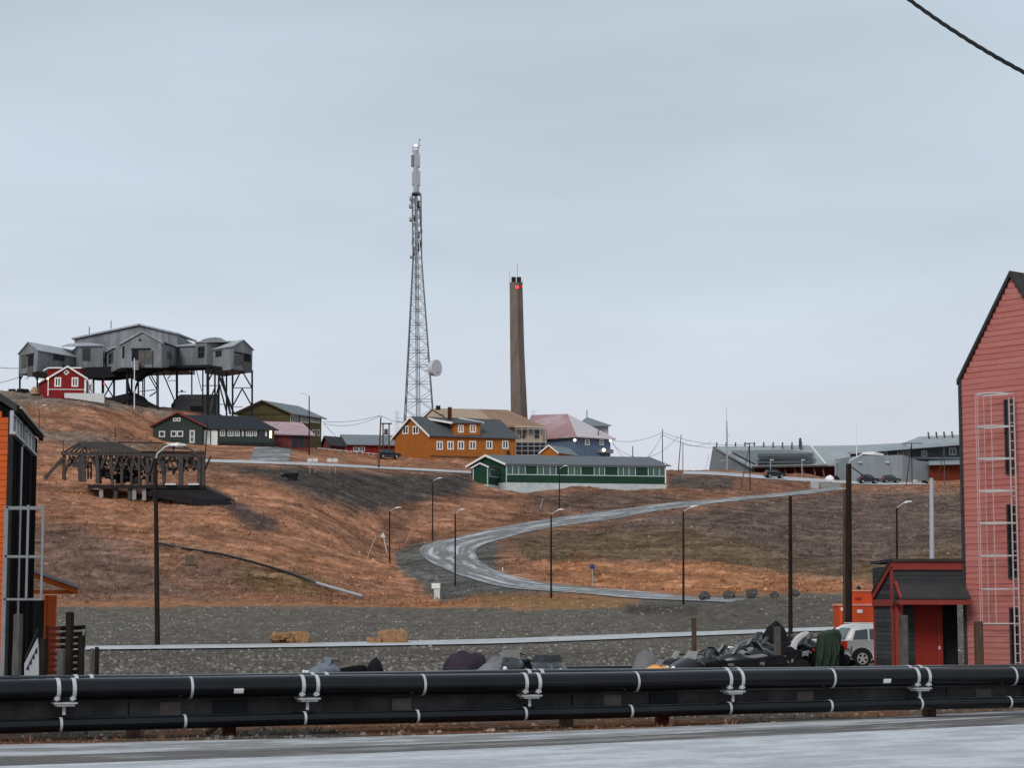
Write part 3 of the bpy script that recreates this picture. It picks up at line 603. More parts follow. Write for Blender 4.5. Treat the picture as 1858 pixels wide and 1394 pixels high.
# old sawn-off piles behind the pipes
for px, top, Y, w_, lab in ((33, 1116, 37.4, .175, 'wide weathered timber pile beside the ladder of the black-clad house'), (79, 1160, 37.8, .14, 'brown timber pile in front of the slatted railing'), (111, 1180, 37.6, .15, 'short grey timber pile between two taller ones'),
                            (127, 1112, 38.6, .145, 'tallest dark timber pile next to the slatted railing'), (148, 1153, 38.8, .13, 'dark timber pile at the corner of the slatted railing'), (167, 1177, 40, .07, 'thin pale split pile beside a black one'), (176, 1176, 39.6, .09, 'thin black timber pile standing out on the gravel')):
    p = at(px, top, Y); m = MB(); n = 9; rings = []
    for k in range(6):
        z = -.1 + (p.z + .1) * k / 5; rings.append([Vector((p.x + math.cos(6.283 * j / n + .3) * w_ / 2 * (1 + .08 * random.uniform(-1, 1)) , p.y + math.sin(6.283 * j / n + .3) * w_ / 2 * (1 + .08 * random.uniform(-1, 1)), z + (random.uniform(-.02, .02) if k == 5 else 0))) for j in range(n)])
    m.loft(rings); o = m.build('timber_pile', 'grey_timber' if px in (33, 111, 167) else 'dark_timber', origin=(p.x, p.y, 0)); tag(o, lab, 'post', 'old timber piles behind the pipes')

# ================================================================ BLACK-CLAD HOUSE AT THE LEFT
M('black_cladding', (.012, .010, .010), .8, .3, 2, .3, spec=.04, stripe=('h', .22, .35), stretch=(4, 4, .3), second=(.020, .015, .014))
M('orange_boards', (.55, .11, .03), .7, .15, 2, .2, stretch=(.5, .5, 4))
M('dark_roof', (.05, .048, .047), .85, .2, 2, .2)
M('metal_roof', (.33, .34, .35), .5, .15, 1.2, .1, stretch=(1, 1, 1))
sw = Wall((15, 55.5), (60, 64)); fw_ = Wall((-175, 56.2), (15, 55.5))
hb = thing('clad_house', 'black timber-clad house with an orange board front and ladder cage', 'house', (sw.A.x, sw.A.y, 0))
ez = 7.35; cnr = sw.A.copy(); far = sw.B - sw.A; left = fw_.A.copy(); mid = (cnr + left) / 2
V3 = lambda p, z: Vector((p.x, p.y, z))
gh = (cnr - left).length / 2; rz_ = ez + gh * .62
m = MB(); m.prism([V3(left, -.3), V3(cnr, -.3), V3(cnr, ez), V3(mid, rz_), V3(left, ez)], far); m.build('wall', 'black_cladding', hb)
k = 0; z = -.2                                        # orange front boards, each its own
while z < rz_ - .2:
    z1 = z + .165; wd = 2 * gh - .22 if z1 < ez else max(.3, 2 * gh * (rz_ - z1) / (rz_ - ez) - .5); l0 = fw_.len / 2 - wd / 2
    b = MB(); fw_.box(b, l0, l0 + wd, z, z1 - .012, .005, .035 + .004 * random.random()); b.build('board', 'orange_boards', hb); z = z1
m = MB(); fw_.box(m, fw_.len - .12, fw_.len + .03, -.3, ez, .0, .05); m.build('corner_board', 'black_steel', hb)
dn = fw_.d; fr = far.normalized()
for sg, e in ((1, cnr), (-1, left)):
    eo = V3(e, ez) + dn * sg * .15 - Vector((0, 0, .62 * .15)); tp = V3(mid, rz_)
    pts = [tp - fr * .3, tp + far + fr * .05, eo + far + fr * .05, eo - fr * .3]; lift = Vector((0, 0, .26))
    slab([p + lift for p in pts], .2).build('roof', 'dark_roof', hb)
    f = MB(); f.bar(eo - fr * .3 + lift - Vector((0, 0, .12)), eo + far + fr * .05 + lift - Vector((0, 0, .12)), .08, .2); f.build('fascia', 'dark_timber', hb)
    f = MB(); f.path([eo - fr * .3 + lift * .7 + dn * sg * .08, eo + far + fr * .05 + lift * .7 + dn * sg * .08], .03, 8); f.build('gutter', 'galvanised', hb)
for a0, a1 in ((19, 37), (41, 60)):
    l0 = sw.loc(a0, 800)[0]; l1 = sw.loc(a1, 800)[0]; f = MB(); z0_, z1_ = 6.78, ez - .02
    for q in ((l0, l0 + .14, z0_, z1_), (l1 - .14, l1, z0_, z1_)): sw.box(f, *q, -.03, .06)
    sw.box(f, l0 + .14, l1 - .14, z1_ - .1, z1_, -.03, .055); sw.box(f, l0 - .05, l1 + .05, z0_ - .07, z0_, -.03, .12)
    wn_ = f.build('window', 'galvanised', hb); q = MB(); sw.box(q, l0 + .13, l1 - .13, z0_, z1_ - .09, -.03, .02); q.build('pane', 'glass_grey', wn_)
    for fx in (.4, .7): q = MB(); c = l0 + (l1 - l0) * fx; sw.box(q, c - .12, c + .12, z0_, z1_ - .1, -.02, .045); q.build('mullion', 'off_white', wn_)
for px in (30, 46):
    l = sw.loc(px, 1000)[0]; m = MB(); m.tube(sw.P(l, 0, .07), sw.P(l, 6.6, .07), .035, n=8); m.build('downpipe', 'galvanised' if px == 30 else 'black_steel', hb)
# ladder cage
M('cage_metal', (.24, .25, .26), .55, .15, 3, 0)
lc = thing('ladder_cage', 'pale metal ladder with a square safety cage on the black-clad house', 'ladder', (at(6, 1120, 54).x, 54, 0))
def W_(px, py, Y): return at(px, py, Y)
Yc = 54.2
pz = lambda py: at(50, py, Yc).z
xl = lambda px, yy=54.2: at(px, 1120, Yc).x * yy / Yc
for yy in (Yc, Yc + .75):
    m = MB(); m.box((xl(6.5, yy), yy, pz(1070) / 1), (.1, .05, 2 * 2.9), 0); m.v = [(v[0], v[1], max(0.0, min(v[2], pz(918)))) for v in m.v]; m.build('rail', 'cage_metal', lc)
for k in range(14):
    z = .35 + k * .33
    m = MB(); m.tube((xl(6.5), Yc, z), (xl(6.5, Yc + .75), Yc + .75, z), .018, n=6); m.build('rung', 'galvanised', lc)
for py in (921, 1010, 1088):
    z = pz(py); m = MB(); P4 = [(xl(6.5), Yc, z), (xl(74), Yc, z), (xl(74, Yc + .75), Yc + .75, z), (xl(6.5, Yc + .75), Yc + .75, z)]
    for i in range(4): m.bar(P4[i], P4[(i + 1) % 4], .05, .05)
    m.build('hoop', 'cage_metal', lc)
for px in (47, 74.3):
    for yy in ((Yc, Yc + .75) if px > 60 else (Yc,)):
        m = MB(); m.bar((xl(px, yy), yy - .03, pz(1090)), (xl(px, yy), yy - .03, pz(917)), .055, .03); m.build('bar', 'cage_metal', lc)
# porch behind with railing
po = thing('porch', 'orange timber porch with a grey sheet roof behind the black-clad house', 'porch', (at(95, 1120, 68).x, 68, 0))
def pz_(py, Y): return EYE + ray(CX, py)[1] * Y
m = MB(); a = at(62, 1034, 67); b = at(143, 1063, 67); m.prism([a, b, b + Vector((-.62, 2.6, 0)), a + Vector((-.62, 2.6, 0))], (0, 0, -.09)); m.build('roof', 'metal_roof', po)
m = MB(); m.prism([a + Vector((0, .06, -.1)), b + Vector((-.05, .06, -.1)), b + Vector((-.05, .06, -.28)), a + Vector((0, .06, -.28))], (0, .06, 0)); m.build('fascia', 'orange_boards', po)
m = MB(); p0 = at(62, 1075, 67.2); p1 = at(136, 1075, 67.2); m.bar(p0, p1, .14, .12); m.build('beam', 'orange_boards', po)
for px, w_ in ((95, .26), (84, .08)):
    m = MB(); p = at(px, 1078, 67.25); m.box((p.x, p.y, p.z / 2 - .05), (w_, .16, p.z), 0); m.build('post', 'orange_boards', po)
m = MB(); p = at(76, 1090, 68.4); m.box((p.x, p.y, p.z / 2), (.7, .1, p.z), 0); m.build('back_panel', 'black_steel', po)
M('red_slat', (.20, .045, .03), .75, .2, 3, .1)
rl = thing('railing', 'low railing of dark and red slats with a pale cap beside the porch', 'railing', (at(115, 1120, 64).x, 64, 0))
for i in range(8):
    py = 1141 + i * 11.5
    m = MB(); m.bar(at(86, py, 64), at(109, py, 64.4), .03, .11); m.build('slat', 'red_slat', rl)
    m = MB(); m.bar(at(108, py, 64.6), at(155, py - 2, 65), .03, .13); m.build('slat', 'dark_timber', rl)
m = MB(); m.bar(at(151, 1142, 64.8), at(154, 1225, 64.8), .06, .06); m.build('post', 'off_white', rl)
m = MB(); m.bar(at(86, 1137, 63.9), at(86, 1235, 63.9), .08, .08); m.build('post', 'red_slat', rl)
ss = thing('steel_stair', 'grey steel stair stringer with triangular cut-outs against the black wall', 'stair', (at(55, 1120, 52).x, 52, 0))
m = MB(); pts = [at(44, 1232, 52), at(44, 1205, 52), at(68, 1158, 52), at(70, 1180, 52), at(70, 1232, 52)]; m.prism(pts, (0, .05, 0)); m.build('stringer', 'galvanised', ss)
for i in range(4):
    x0 = 47 + i * 5; y0 = 1215 - i * 10; m = MB(); m.prism([at(x0, y0, 51.97), at(x0 + 5, y0 - 10, 51.97), at(x0 + 4.5, y0 + 2, 51.97)], (0, .02, 0)); m.build('cut_out', 'black_steel', ss)
m = MB(); m.tube(at(46, 1196, 52.1), at(70, 1142, 52.1), .03, n=6); m.build('handrail', 'black_steel', ss)

# ================================================================ RED BOARDED HOUSE AT THE RIGHT
M('red_boards', (.45, .165, .144), .75, .10, 2, .2, stretch=(.4, .4, 6), second=(.41, .12, .10), sec_amt=.4)
M('red_boards_faded', (.465, .178, .158), .8, .12, 2, .2, stretch=(.4, .4, 6), second=(.43, .13, .11), sec_amt=.5); M('red_boards_deep', (.44, .150, .128), .75, .12, 2, .2, stretch=(.4, .4, 6))
M('red_trim', (.25, .046, .040), .7, .12, 3, .1)
M('red_door', (.25, .030, .022), .6, .10, 2, .05)
M('grey_cladding', (.055, .057, .060), .8, .2, 3, .2, stripe=('z', .14, .25))
rw = Wall((1753, 64), (1958, 60.9))
rh = thing('red_house', 'tall coral-red boarded house with a steep dark gable roof', 'house', (rw.A.x, rw.A.y, 0))
ez = rw.loc(1740, 692)[1]; al, az = rw.loc(1836, 500)
full = 2 * al; dep = -rw.n * 9
m = MB(); m.prism([rw.P(0, -.3), rw.P(full, -.3), rw.P(full, ez), rw.P(al, az), rw.P(0, ez)], dep); m.build('wall', 'red_trim', rh)
z = .05; bh = .172
while z < az - .15:
    z1 = min(z + bh, az)
    f0 = 0 if z1 <= ez else al * (z1 - ez) / (az - ez); f1 = full - f0
    cuts = [f0] + sorted(random.uniform(f0 + .3, f1 - .3) for _ in range(1 if f1 - f0 > 1.2 else 0)) + [f1]
    for c0, c1 in zip(cuts[:-1], cuts[1:]):
        b = MB(); pr = .036 + random.uniform(-.004, .004)
        b.prism([rw.P(c0 + .002, z, pr), rw.P(c1 - .002, z, pr), rw.P(c1 - .002, z, 0), rw.P(c0 + .002, z, 0)], (rw.n * -.016) + Vector((0, 0, z1 - z - .003))); b.build('board', random.choice(('red_boards', 'red_boards', 'red_boards_faded', 'red_boards_deep')), rh)
    z = z1
m = MB(); rw.box(m, -.06, .05, 0, ez, -.08, .062); m.build('corner_board', 'dark_roof', rh)
for sg in (0, 1):
    e = rw.P(0 if sg == 0 else full, ez); tp = rw.P(al, az); dd = (e - tp); eo = e + dd.normalized() * .12
    pts = [tp + rw.n * .12, tp + dep, eo + dep, eo + rw.n * .12]; slab([p + Vector((0, 0, .14)) for p in pts], .16).build('roof', 'dark_roof', rh)
for i, (a0, y0, a1, y1) in enumerate(((1826, 725, 1843, 860), (1831, 915, 1848.5, 1050), (1836, 1103, 1853, 1235))):
    window(rh, rw, a0, y0, a1, y1, 'dark_roof', fw=.05, nv=0, nh=1, out=.10, mw=.04, po=.06)
ld = thing('wall_ladder', 'pale caged ladder fixed to the coral-red gable wall', 'ladder', (rw.pt(1849, 1120).x, rw.pt(1849, 1120).y, 0))
M('pink_metal', (.50, .38, .36), .5, .1, 3, 0)
for px in (1847, 1856):
    l = rw.loc(px, 1000)[0]; m = MB(); m.bar(rw.P(l, 0, .25), rw.P(l, rw.loc(1847, 722)[1], .25), .035, .05); m.build('rail', 'pink_metal', ld)
l0, l1 = rw.loc(1847, 1000)[0], rw.loc(1856, 1000)[0]
for k in range(30):
    m = MB(); z = .4 + k * .27; m.tube(rw.P(l0, z, .25), rw.P(l1, z, .25), .014, n=6); m.build('rung', 'pink_metal', ld)
l2 = rw.loc(1805, 1000)[0]; lm = (l0 + l1) / 2
for py in (718, 777, 835, 893, 951, 1010, 1070, 1132):
    z = rw.loc(1820, py)[1]; m = MB(); P_h = [rw.P(l1, z, .25), rw.P(l1 - .1, z, .62), rw.P(lm - .2, z, .95), rw.P(l2 + .25, z, .98), rw.P(l2, z, .75), rw.P(l2 + .05, z, .42), rw.P(l0, z, .25)]
    for i in range(6): m.bar(P_h[i], P_h[i + 1], .012, .035)
    m.build('hoop', 'lamp_metal', ld)
zt, zb_ = rw.loc(1820, 717)[1], rw.loc(1820, 1133)[1]
for l, o in ((l2, .75), (l2 + .25, .98), (l2 + .05, .42), (lm - .2, .95)):
    m = MB(); m.bar(rw.P(l, zb_, o), rw.P(l, zt, o), .02, .012); m.build('bar', 'pink_metal', ld)
# entrance annex
ax = thing('entrance_annex', 'small dark grey entrance annex with red posts, canopy and red door', 'annex', (at(1660, 1120, 64).x, 64, 0))
aw = Wall((1587, 66.2), (1622, 64)); af = Wall((1622, 64), (1750, 64.05))
zt_ = af.loc(1622, 1026)[1]; zl = aw.loc(1587, 1085)[1]; bk = -af.n * 3.4
Bq = aw.B; Aq = aw.A
m = MB(); af.box(m, .0, af.len - .02, zt_ - 1.15, zt_ - .02, -3.2, 0); af.box(m, .0, af.loc(1642, 1150)[0], -.2, zt_ - 1.15, -3.2, -.9); m.build('front_wall', 'grey_cladding', ax)
m = MB(); m.prism([aw.P(0, -.2), aw.P(aw.len - .01, -.2), aw.P(aw.len - .01, zt_ - .06), aw.P(0, zl - .06)], Vector((1.2, .7, 0))); m.build('side_wall', 'grey_cladding', ax)
m = MB(); m.prism([aw.P(-.06, zl + .1, .06), aw.P(aw.len, zt_ + .1, .06), aw.P(aw.len, zt_ - .06, .06), aw.P(-.06, zl - .1, .06)], -aw.n * .12); m.build('rake_board', 'red_trim', ax)
m = MB(); m.prism([aw.P(-.08, zl + .18, .08), aw.P(aw.len, zt_ + .20, .08), aw.P(aw.len, zt_ + .11, .08), aw.P(-.08, zl + .11, .08)], Vector((1.9, 1.0, .0))); m.build('roof', 'dark_roof', ax)
m = MB(); af.box(m, -.05, af.len, zt_ + .10, zt_ + .19, -3.3, .12); m.build('roof_cap', 'dark_roof', ax)
m = MB(); af.box(m, -.02, af.len, zt_ - .14, zt_ + .095, 0, .06); m.build('fascia', 'red_trim', ax)
for l0_, z0_, l1_, z1_ in ((0, 0, .07, zl - .1), (aw.len - .2, 0, aw.len, zt_ - .1)):
    m = MB(); aw.box(m, l0_, l1_, z0_ - .2, z1_, 0, .045); m.build('corner_post', 'red_trim', ax)
zc = aw.loc(1605, 1098)[1]; m = MB(); aw.box(m, 0, aw.len + .15, zc - .04, zc + .16, .046, .075); m.build('cross_rail', 'red_trim', ax)
cz0 = af.loc(1690, 1059)[1]; cz1 = af.loc(1690, 1086)[1]
m = MB(); m.prism([af.P(.06, cz0, .02), af.P(af.len, cz0, .02), af.P(af.len, cz1 + .02, .85), af.P(.06, cz1 + .02, .85)], (0, 0, -.06)); m.build('canopy', 'dark_roof', ax)
m = MB(); af.box(m, .0, af.len, cz1 - .20, cz1 - .06, .80, .86); m.build('canopy_beam', 'red_trim', ax)
m = MB(); m.bar(af.P(.05, cz0 + .05, .05), af.P(.05, cz1 - .02, .84), .07, .09); m.bar(af.P(.05, cz1 - .13, .80), af.P(.05, cz1 - .13, .05), .07, .10); m.build('bracket', 'red_trim', ax)
m = MB(); af.box(m, .02, af.loc(1638, 1150)[0], -.2, cz1 - .1, -.02, .10); m.build('post', 'red_trim', ax)
l0_, l1_ = af.loc(1646, 1150)[0], af.loc(1716, 1150)[0]
m = MB(); af.box(m, l0_, l1_, -.1, zt_ - 1.16, -.5, -.40); dr = m.build('door', 'red_door', ax)
for fx in (.10, .90):
    m = MB(); c = l0_ + (l1_ - l0_) * fx; af.box(m, c - .03, c + .03, -.1, zt_ - 1.17, -.41, -.385); m.build('batten', 'red_trim', dr)
m = MB(); af.box(m, l0_ + 1.02, l0_ + 1.08, 1.02, 1.12, -.41, -.37); m.build('handle', 'lamp_metal', dr)
m = MB(); af.box(m, l1_ + .01, af.len - .03, -.1, zt_ - 1.16, -1.2, -.8); m.build('recess', 'black_steel', ax)
for px, top, Y, lab, mt in ((1775, 1128, 58, 'brown square timber post before the coral-red wall', 'brown_timber'), (1639, 1117, 60, 'grey weathered timber post before the red annex door', 'grey_timber'), (1410, 1138, 72, 'pale grey square post among the snowmobiles', 'grey_timber'), (1259, 1122, 105, 'brown timber post by the frosty road', 'brown_timber')):
    p = at(px, top, Y); m = MB(); m.box((p.x, p.y, p.z / 2 - .1), (.20, .18, p.z + .2), .3); o = m.build('timber_post', mt, origin=(p.x, p.y, 0), bevel=.015); tag(o, lab, 'post')
# ================================================================ VEHICLES AND SNOWMOBILES ON THE FLAT
class Loc:                                            # local frame: x forward, y left, z up, turned by yaw
    def __init__(s, x, y, z, yaw, k=1.0): s.o = Vector((x, y, z)); s.c = math.cos(yaw) * k; s.s = math.sin(yaw) * k; s.k = k
    def __call__(s, x, y, z): return s.o + Vector((x * s.c - y * s.s, x * s.s + y * s.c, z * s.k))
def lbox(m, L, x0, x1, y0, y1, z0, z1): m.prism([L(x0, y0, z0), L(x1, y0, z0), L(x1, y1, z0), L(x0, y1, z0)], L(0, 0, z1) - L(0, 0, z0)); return m
M('car_silver', (.50, .50, .48), .32, .04, 2, 0, metal=.25, spec=.6); M('car_black', (.014, .015, .018), .25, .1, 2, 0, spec=.6); M('car_dark', (.03, .034, .04), .3, .1, 2, 0, spec=.6); M('car_white', (.62, .62, .61), .35, .05, 2, 0, spec=.5)
M('tail_red', (.45, .015, .012), .25, .1, 4, 0, spec=.6); M('rim', (.45, .45, .44), .4, .08, 4, 0, metal=.4); M('car_trim', (.02, .02, .02), .6, .1, 4, 0); M('car_glass', (.035, .045, .05), .08, .2, 1, 0, spec=.8); M('plate_yellow', (.6, .48, .2), .5, .05, 4, 0)
def car(name, label, L, paint, group=None, suv=True, cat='car', spare=True):
    r = thing(name, label, cat, L.o, group)
    # half outlines of the lower body at several widths, then the cabin
    prof = [(.02, .42), (.0, .70), (.05, 1.0), (.10, 1.06), (3.05, 1.06), (3.35, 1.00), (4.02, .90), (4.16, .72), (4.18, .45), (4.05, .30), (3.62, .30), (.45, .30), (.08, .34)]
    m = MB(); rings = []
    for y, sx, dz in ((-.86, .04, .0), (-.885, .0, 0), (-.86, 0, .012), (-.6, -.03, .03), (0, -.06, .045), (.6, -.03, .03), (.86, 0, .012), (.885, 0, 0), (.86, .04, 0)):
        rings.append([L(x + (sx if x < 1 else -sx), y, z + (dz if z > .9 else 0)) for x, z in prof])
    m.loft(rings)
    cab = [(.12, 1.05), (.30, 1.40), (.50, 1.62), (.9, 1.68), (1.7, 1.70), (2.25, 1.66), (2.55, 1.52), (3.12, 1.05)]
    rings = []
    for y, t in ((-.84, 0), (-.80, .35), (-.72, .8), (-.64, 1), (.64, 1), (.72, .8), (.80, .35), (.84, 0)):
        rings.append([L(x, y, 1.04 + (z - 1.04) * (t if z > 1.1 else 1)) for x, z in cab])
    m.loft(rings); m.build('body', paint, r, smooth=True)
    def side(x0, x1, zt0, zt1, nm, mt, s):
        q = MB(); f = lambda x, z: L(x, s * (.84 - .165 * (z - 1.05) + .012), z)
        q.prism([f(x0, 1.10), f(x1, 1.10), f(x1 - (.0 if zt1 > 1.5 else .0), zt1), f(x0 + .14 if nm == 'rear_quarter_window' else x0, zt0)], L(0, -s * .02, 0) - L(0, 0, 0)); q.build(nm, mt, r)
    for s in (-1, 1):
        side(.42, 1.05, 1.46, 1.52, 'rear_quarter_window', 'car_glass', s); side(1.13, 1.82, 1.52, 1.53, 'side_window', 'car_glass', s); side(1.90, 2.55, 1.53, 1.36, 'side_window', 'car_glass', s)
        q = MB(); lbox(q, L, -.03, .18, s * .62, s * .895, .72, 1.06); q.build('tail_light', 'tail_red', r, bevel=.02)
        q = MB(); lbox(q, L, 4.0, 4.19, s * .5, s * .84, .68, .84); q.build('headlight', 'rim', r, bevel=.02)
        q = MB(); lbox(q, L, .8, 2.2, s * .58, s * .62, 1.71, 1.75); q.build('roof_rail', paint, r)
        for wx in (.78, 3.30):
            q = MB(); a0 = [L(wx + math.cos(a) * .44, s * .80, .35 + math.sin(a) * .44) for a in np.linspace(0, math.pi, 13)]; q.prism(a0, L(0, s * .10, 0) - L(0, 0, 0)); q.build('wheel_arch', 'car_trim', r)
            q = MB(); c = L(wx, s * .80, .35)
            d = (L(0, s, 0) - L(0, 0, 0)).normalized(); q.tube(c - d * .12 * L.k, c + d * .115 * L.k, .35 * L.k, n=24); wh = q.build('wheel', 'tyre', r, smooth=True)
            q = MB(); fx = (L(1, 0, 0) - L(0, 0, 0)).normalized(); uz = Vector((0, 0, 1)); e = c + d * .12 * L.k
            ring = [[e + d * dd_ + (fx * math.cos(a) + uz * math.sin(a)) * rr * L.k for a in np.linspace(0, 2 * math.pi, 20, endpoint=False)] for rr, dd_ in ((.225, 0), (.225, .012), (.19, .012), (.19, .0))]; q.loft(ring, caps=False)
            for k in range(5):
                a = k * 2 * math.pi / 5 + .3; q.bar(e + d * .006, e + d * .006 + (fx * math.cos(a) + uz * math.sin(a)) * .2 * L.k, .075 * L.k, .02 * L.k, up=d)
            q.tube(e - d * .01, e + d * .018, .06 * L.k, n=10); q.build('rim', 'rim', wh)
    q = MB(); q.prism([L(.13, -.66, 1.12), L(.13, .66, 1.12), L(.41, .60, 1.55), L(.41, -.60, 1.55)], L(-.03, 0, .012) - L(0, 0, 0)); q.build('rear_window', 'car_glass', r)
    q = MB(); q.prism([L(2.60, -.60, 1.51), L(2.60, .60, 1.51), L(3.06, .70, 1.11), L(3.06, -.70, 1.11)], L(.03, 0, .02) - L(0, 0, 0)); q.build('windscreen', 'car_glass', r)
    q = MB(); lbox(q, L, -.06, .10, -.86, .86, .36, .60); q.build('bumper', paint if spare else 'car_trim', r, bevel=.03)
    q = MB(); lbox(q, L, -.075, -.05, -.26, .26, .46, .57); q.build('number_plate', 'plate_yellow', r)
    if spare:
        q = MB(); a = L(-.26, .05, .92); b = L(.0, .05, .92); q.tube(a, a.lerp(b, .12), .27, .33, n=20); q.tube(a.lerp(b, .12), b, .33, .345, n=20); q.build('spare_wheel_cover', paint, r, smooth=True)
    return r
p = at(1521, 1208, 85)
car('parked_car', 'silver off-roader with spare wheel cover parked by the red annex', Loc(p.x - .02, 85.4, 0, math.radians(10)), 'car_silver')
p = at(1468, 1200, 92)
car('parked_car', 'pale car mostly hidden behind the green tarpaulin', Loc(p.x + 4.0, 93.5, 0.0, math.radians(172)), 'car_white', spare=False)
# covered machine
def cover(name, label, cat, L, lx, ly, h, mat, seed, dome=.5, group=None, parts=None, nose=0.0, pw=2.6, fold=.04, tent=False):
    rng = random.Random(seed); r = thing(name, label, cat, L.o, group); m = MB(); n = 22; rows = 9; rings = []
    for i in range(rows):
        t = i / (rows - 1); rr = (1 - t ** pw) ** .5 if t < 1 else 0; rr = max(rr, .03); rr = rr * (1 - dome * .25 * t)
        if tent: rr = (1.0, .99, .96, .92, .87, .81, .74, .5, .04)[i]; t = (0, .18, .36, .54, .72, .86, .94, 1.0, 1.02)[i]
        sqf = (lambda a: 1.0 / (abs(math.cos(a)) ** 4 + abs(math.sin(a)) ** 4) ** .25) if tent else (lambda a: 1.0)
        rings.append([L((math.cos(a) * rr * sqf(a) + nose * t) * lx * (1 + .10 * math.sin(3 * a + seed) + rng.uniform(-.035, .035) + fold * math.sin(9 * a + seed * 2 + 2 * t) * (1 - t * .6)), math.sin(a) * rr * sqf(a) * ly * (1 + rng.uniform(-.04, .04)), h * t * (1 + rng.uniform(-.03, .03)) - .03 * (i == 0)) for a in np.linspace(0, 2 * math.pi, n, endpoint=False)])
    m.loft(rings); m.build('cover', mat, r, smooth=True)
    m = MB(); m.path([L(math.cos(a) * lx * .98, math.sin(a) * ly * .98, h * .33) for a in np.linspace(0, 2 * math.pi, 22)], .012, 5); m.build('tie_cord', 'car_trim', r)
    return r
M('tarp_green', (.035, .050, .036), .6, .3, 3, .3); M('tarp_plum', (.045, .036, .048), .75, .25, 3, .3); M('tarp_grey', (.17, .165, .165), .8, .25, 3, .3); M('tarp_black', (.014, .014, .016), .6, .3, 3, .3); M('tarp_blue', (.16, .18, .22), .7, .25, 3, .2); M('shell_white', (.55, .54, .55), .45, .15, 2, .05); M('shell_black', (.012, .013, .016), .3, .2, 2, .03, spec=.55); M('shell_grey', (.20, .20, .21), .5, .2, 2, .05); M('lamp_white', (.8, .8, .78), .25, .05, 2, 0, spec=.7); M('red_plastic', (.35, .02, .02), .4, .1, 3, 0); M('flame_print', (.75, .10, .03), .5, .5, 30, 0, second=(.85, .45, .12), sec_amt=.9); M('pallet_wood', (.20, .145, .105), .85, .25, 5, .2, stretch=(.5, 3, 3)); M('smoke_screen', (.22, .21, .20), .3, .15, 2, 0, spec=.5)
def snowmobile(label, px, Y, yaw, hood, screen='smoke_screen', k=1.0, seat='tarp_black', z=0.0, tail='shell_grey', pitch=0):
    X = at(px, 1120, Y).x; L0 = Loc(X, Y, z, math.radians(yaw), k); pc, ps = math.cos(pitch), math.sin(pitch)
    L = lambda a, b, c: L0(a * pc - c * ps, b, a * ps + c * pc)
    r = thing('snowmobile', label, 'snowmobile', L0.o, 'snowmobiles parked behind the pipes')
    m = MB(); m.loft([[L(x, -w_, z0), L(x, w_, z0), L(x, w_, z1), L(x, -w_, z1)] for x, w_, z0, z1 in ((-1.55, .2, .22, .42), (-1.4, .22, .05, .5), (.2, .22, .05, .52), (.5, .2, .2, .5))]); m.build('track', 'car_trim', r)
    m = MB(); hs = []
    for x, w_, z0, z1 in ((-.15, .36, .45, .80), (.15, .42, .35, .98), (.5, .44, .30, .95), (.9, .40, .28, .76), (1.2, .30, .28, .58), (1.36, .14, .34, .46)):
        hs.append([L(x, math.cos(a) * w_, (z0 + z1) / 2 + math.sin(a) * (z1 - z0) / 2 * (1 if abs(math.sin(a)) < .9 else .95)) for a in np.linspace(0, 2 * math.pi, 14, endpoint=False)])
    m.loft(hs); hd = m.build('hood', hood, r, smooth=True)
    for s in (-1, 1):
        q = MB(); q.sphere(L(1.14, s * .17, .60), .075 * k, 8, 5); q.build('headlight', 'lamp_white', hd, smooth=True)
        q = MB(); q.loft([[L(x, s * .45 - .06, zz), L(x, s * .45 + .06, zz), L(x, s * .45 + .06, zz + .035), L(x, s * .45 - .06, zz + .035)] for x, zz in ((.3, .0), (1.2, .0), (1.45, .06), (1.62, .2))]); sk = q.build('ski', 'shell_black', r)
        q = MB(); q.tube(L(.85, s * .45, .03), L(.75, s * .25, .42), .03 * k, n=6); q.tube(L(.95, s * .45, .03), L(1.0, s * .25, .38), .025 * k, n=6); q.build('strut', 'car_trim', sk)
    q = MB(); A = np.linspace(-1, 1, 9); q.loft([[L(.42 - .18 * t - .12 * a * a, a * (.36 - .10 * t), .88 + .28 * t) for a in A] + [L(.40 - .18 * t - .12 * a * a, a * (.35 - .10 * t), .87 + .28 * t) for a in A[::-1]] for t in (0, .5, .9, 1.0)]); q.build('windscreen', screen, r, smooth=True)
    q = MB(); q.loft([[L(x, -w_, .5), L(x, w_, .5), L(x, w_ * .85, zz), L(x, -w_ * .85, zz)] for x, w_, zz in ((-1.35, .14, .78), (-1.2, .19, .86), (-.7, .18, .80), (-.3, .16, .74), (.0, .13, .8))]); q.build('seat', seat, r, bevel=.04)
    q = MB(); q.path([L(-.12, -.40, .98), L(.0, -.25, 1.05), L(.05, 0, 1.02), L(.0, .25, 1.05), L(-.12, .40, .98)], .02 * k, 6); q.build('handlebar', 'car_trim', r)
    q = MB(); lbox_ = [L(-1.58, -.16, .62), L(-1.58, .16, .62), L(-1.58, .16, .72), L(-1.58, -.16, .72)]; q.prism(lbox_, L(-1.5, 0, .62) - L(-1.58, 0, .62)); q.build('tail_light', tail, r)
    q = MB(); q.path([L(-1.55, -.2, .5), L(-1.62, -.2, .78), L(-1.62, .2, .78), L(-1.55, .2, .5)], .02 * k, 6); q.build('rear_rail', 'car_trim', r)
    return r
snowmobile('snowmobile with pale grey windscreen standing alone by a black cap', 606, 61, 205, 'tarp_blue', 'tarp_blue', k=.74)
cover('covered_machine', 'small machine under a rounded black cap behind the pipes', 'cover', Loc(at(682, 1120, 61).x, 61, 0, 0), .30, .40, .83, 'tarp_black', 5)
cover('covered_machine', 'machine under a dusky plum cover with a folded flap', 'cover', Loc(at(838, 1120, 61.5).x, 61.5, 0, .35), .64, .60, 1.02, 'tarp_plum', 2, dome=.15, pw=3.2, fold=.08)
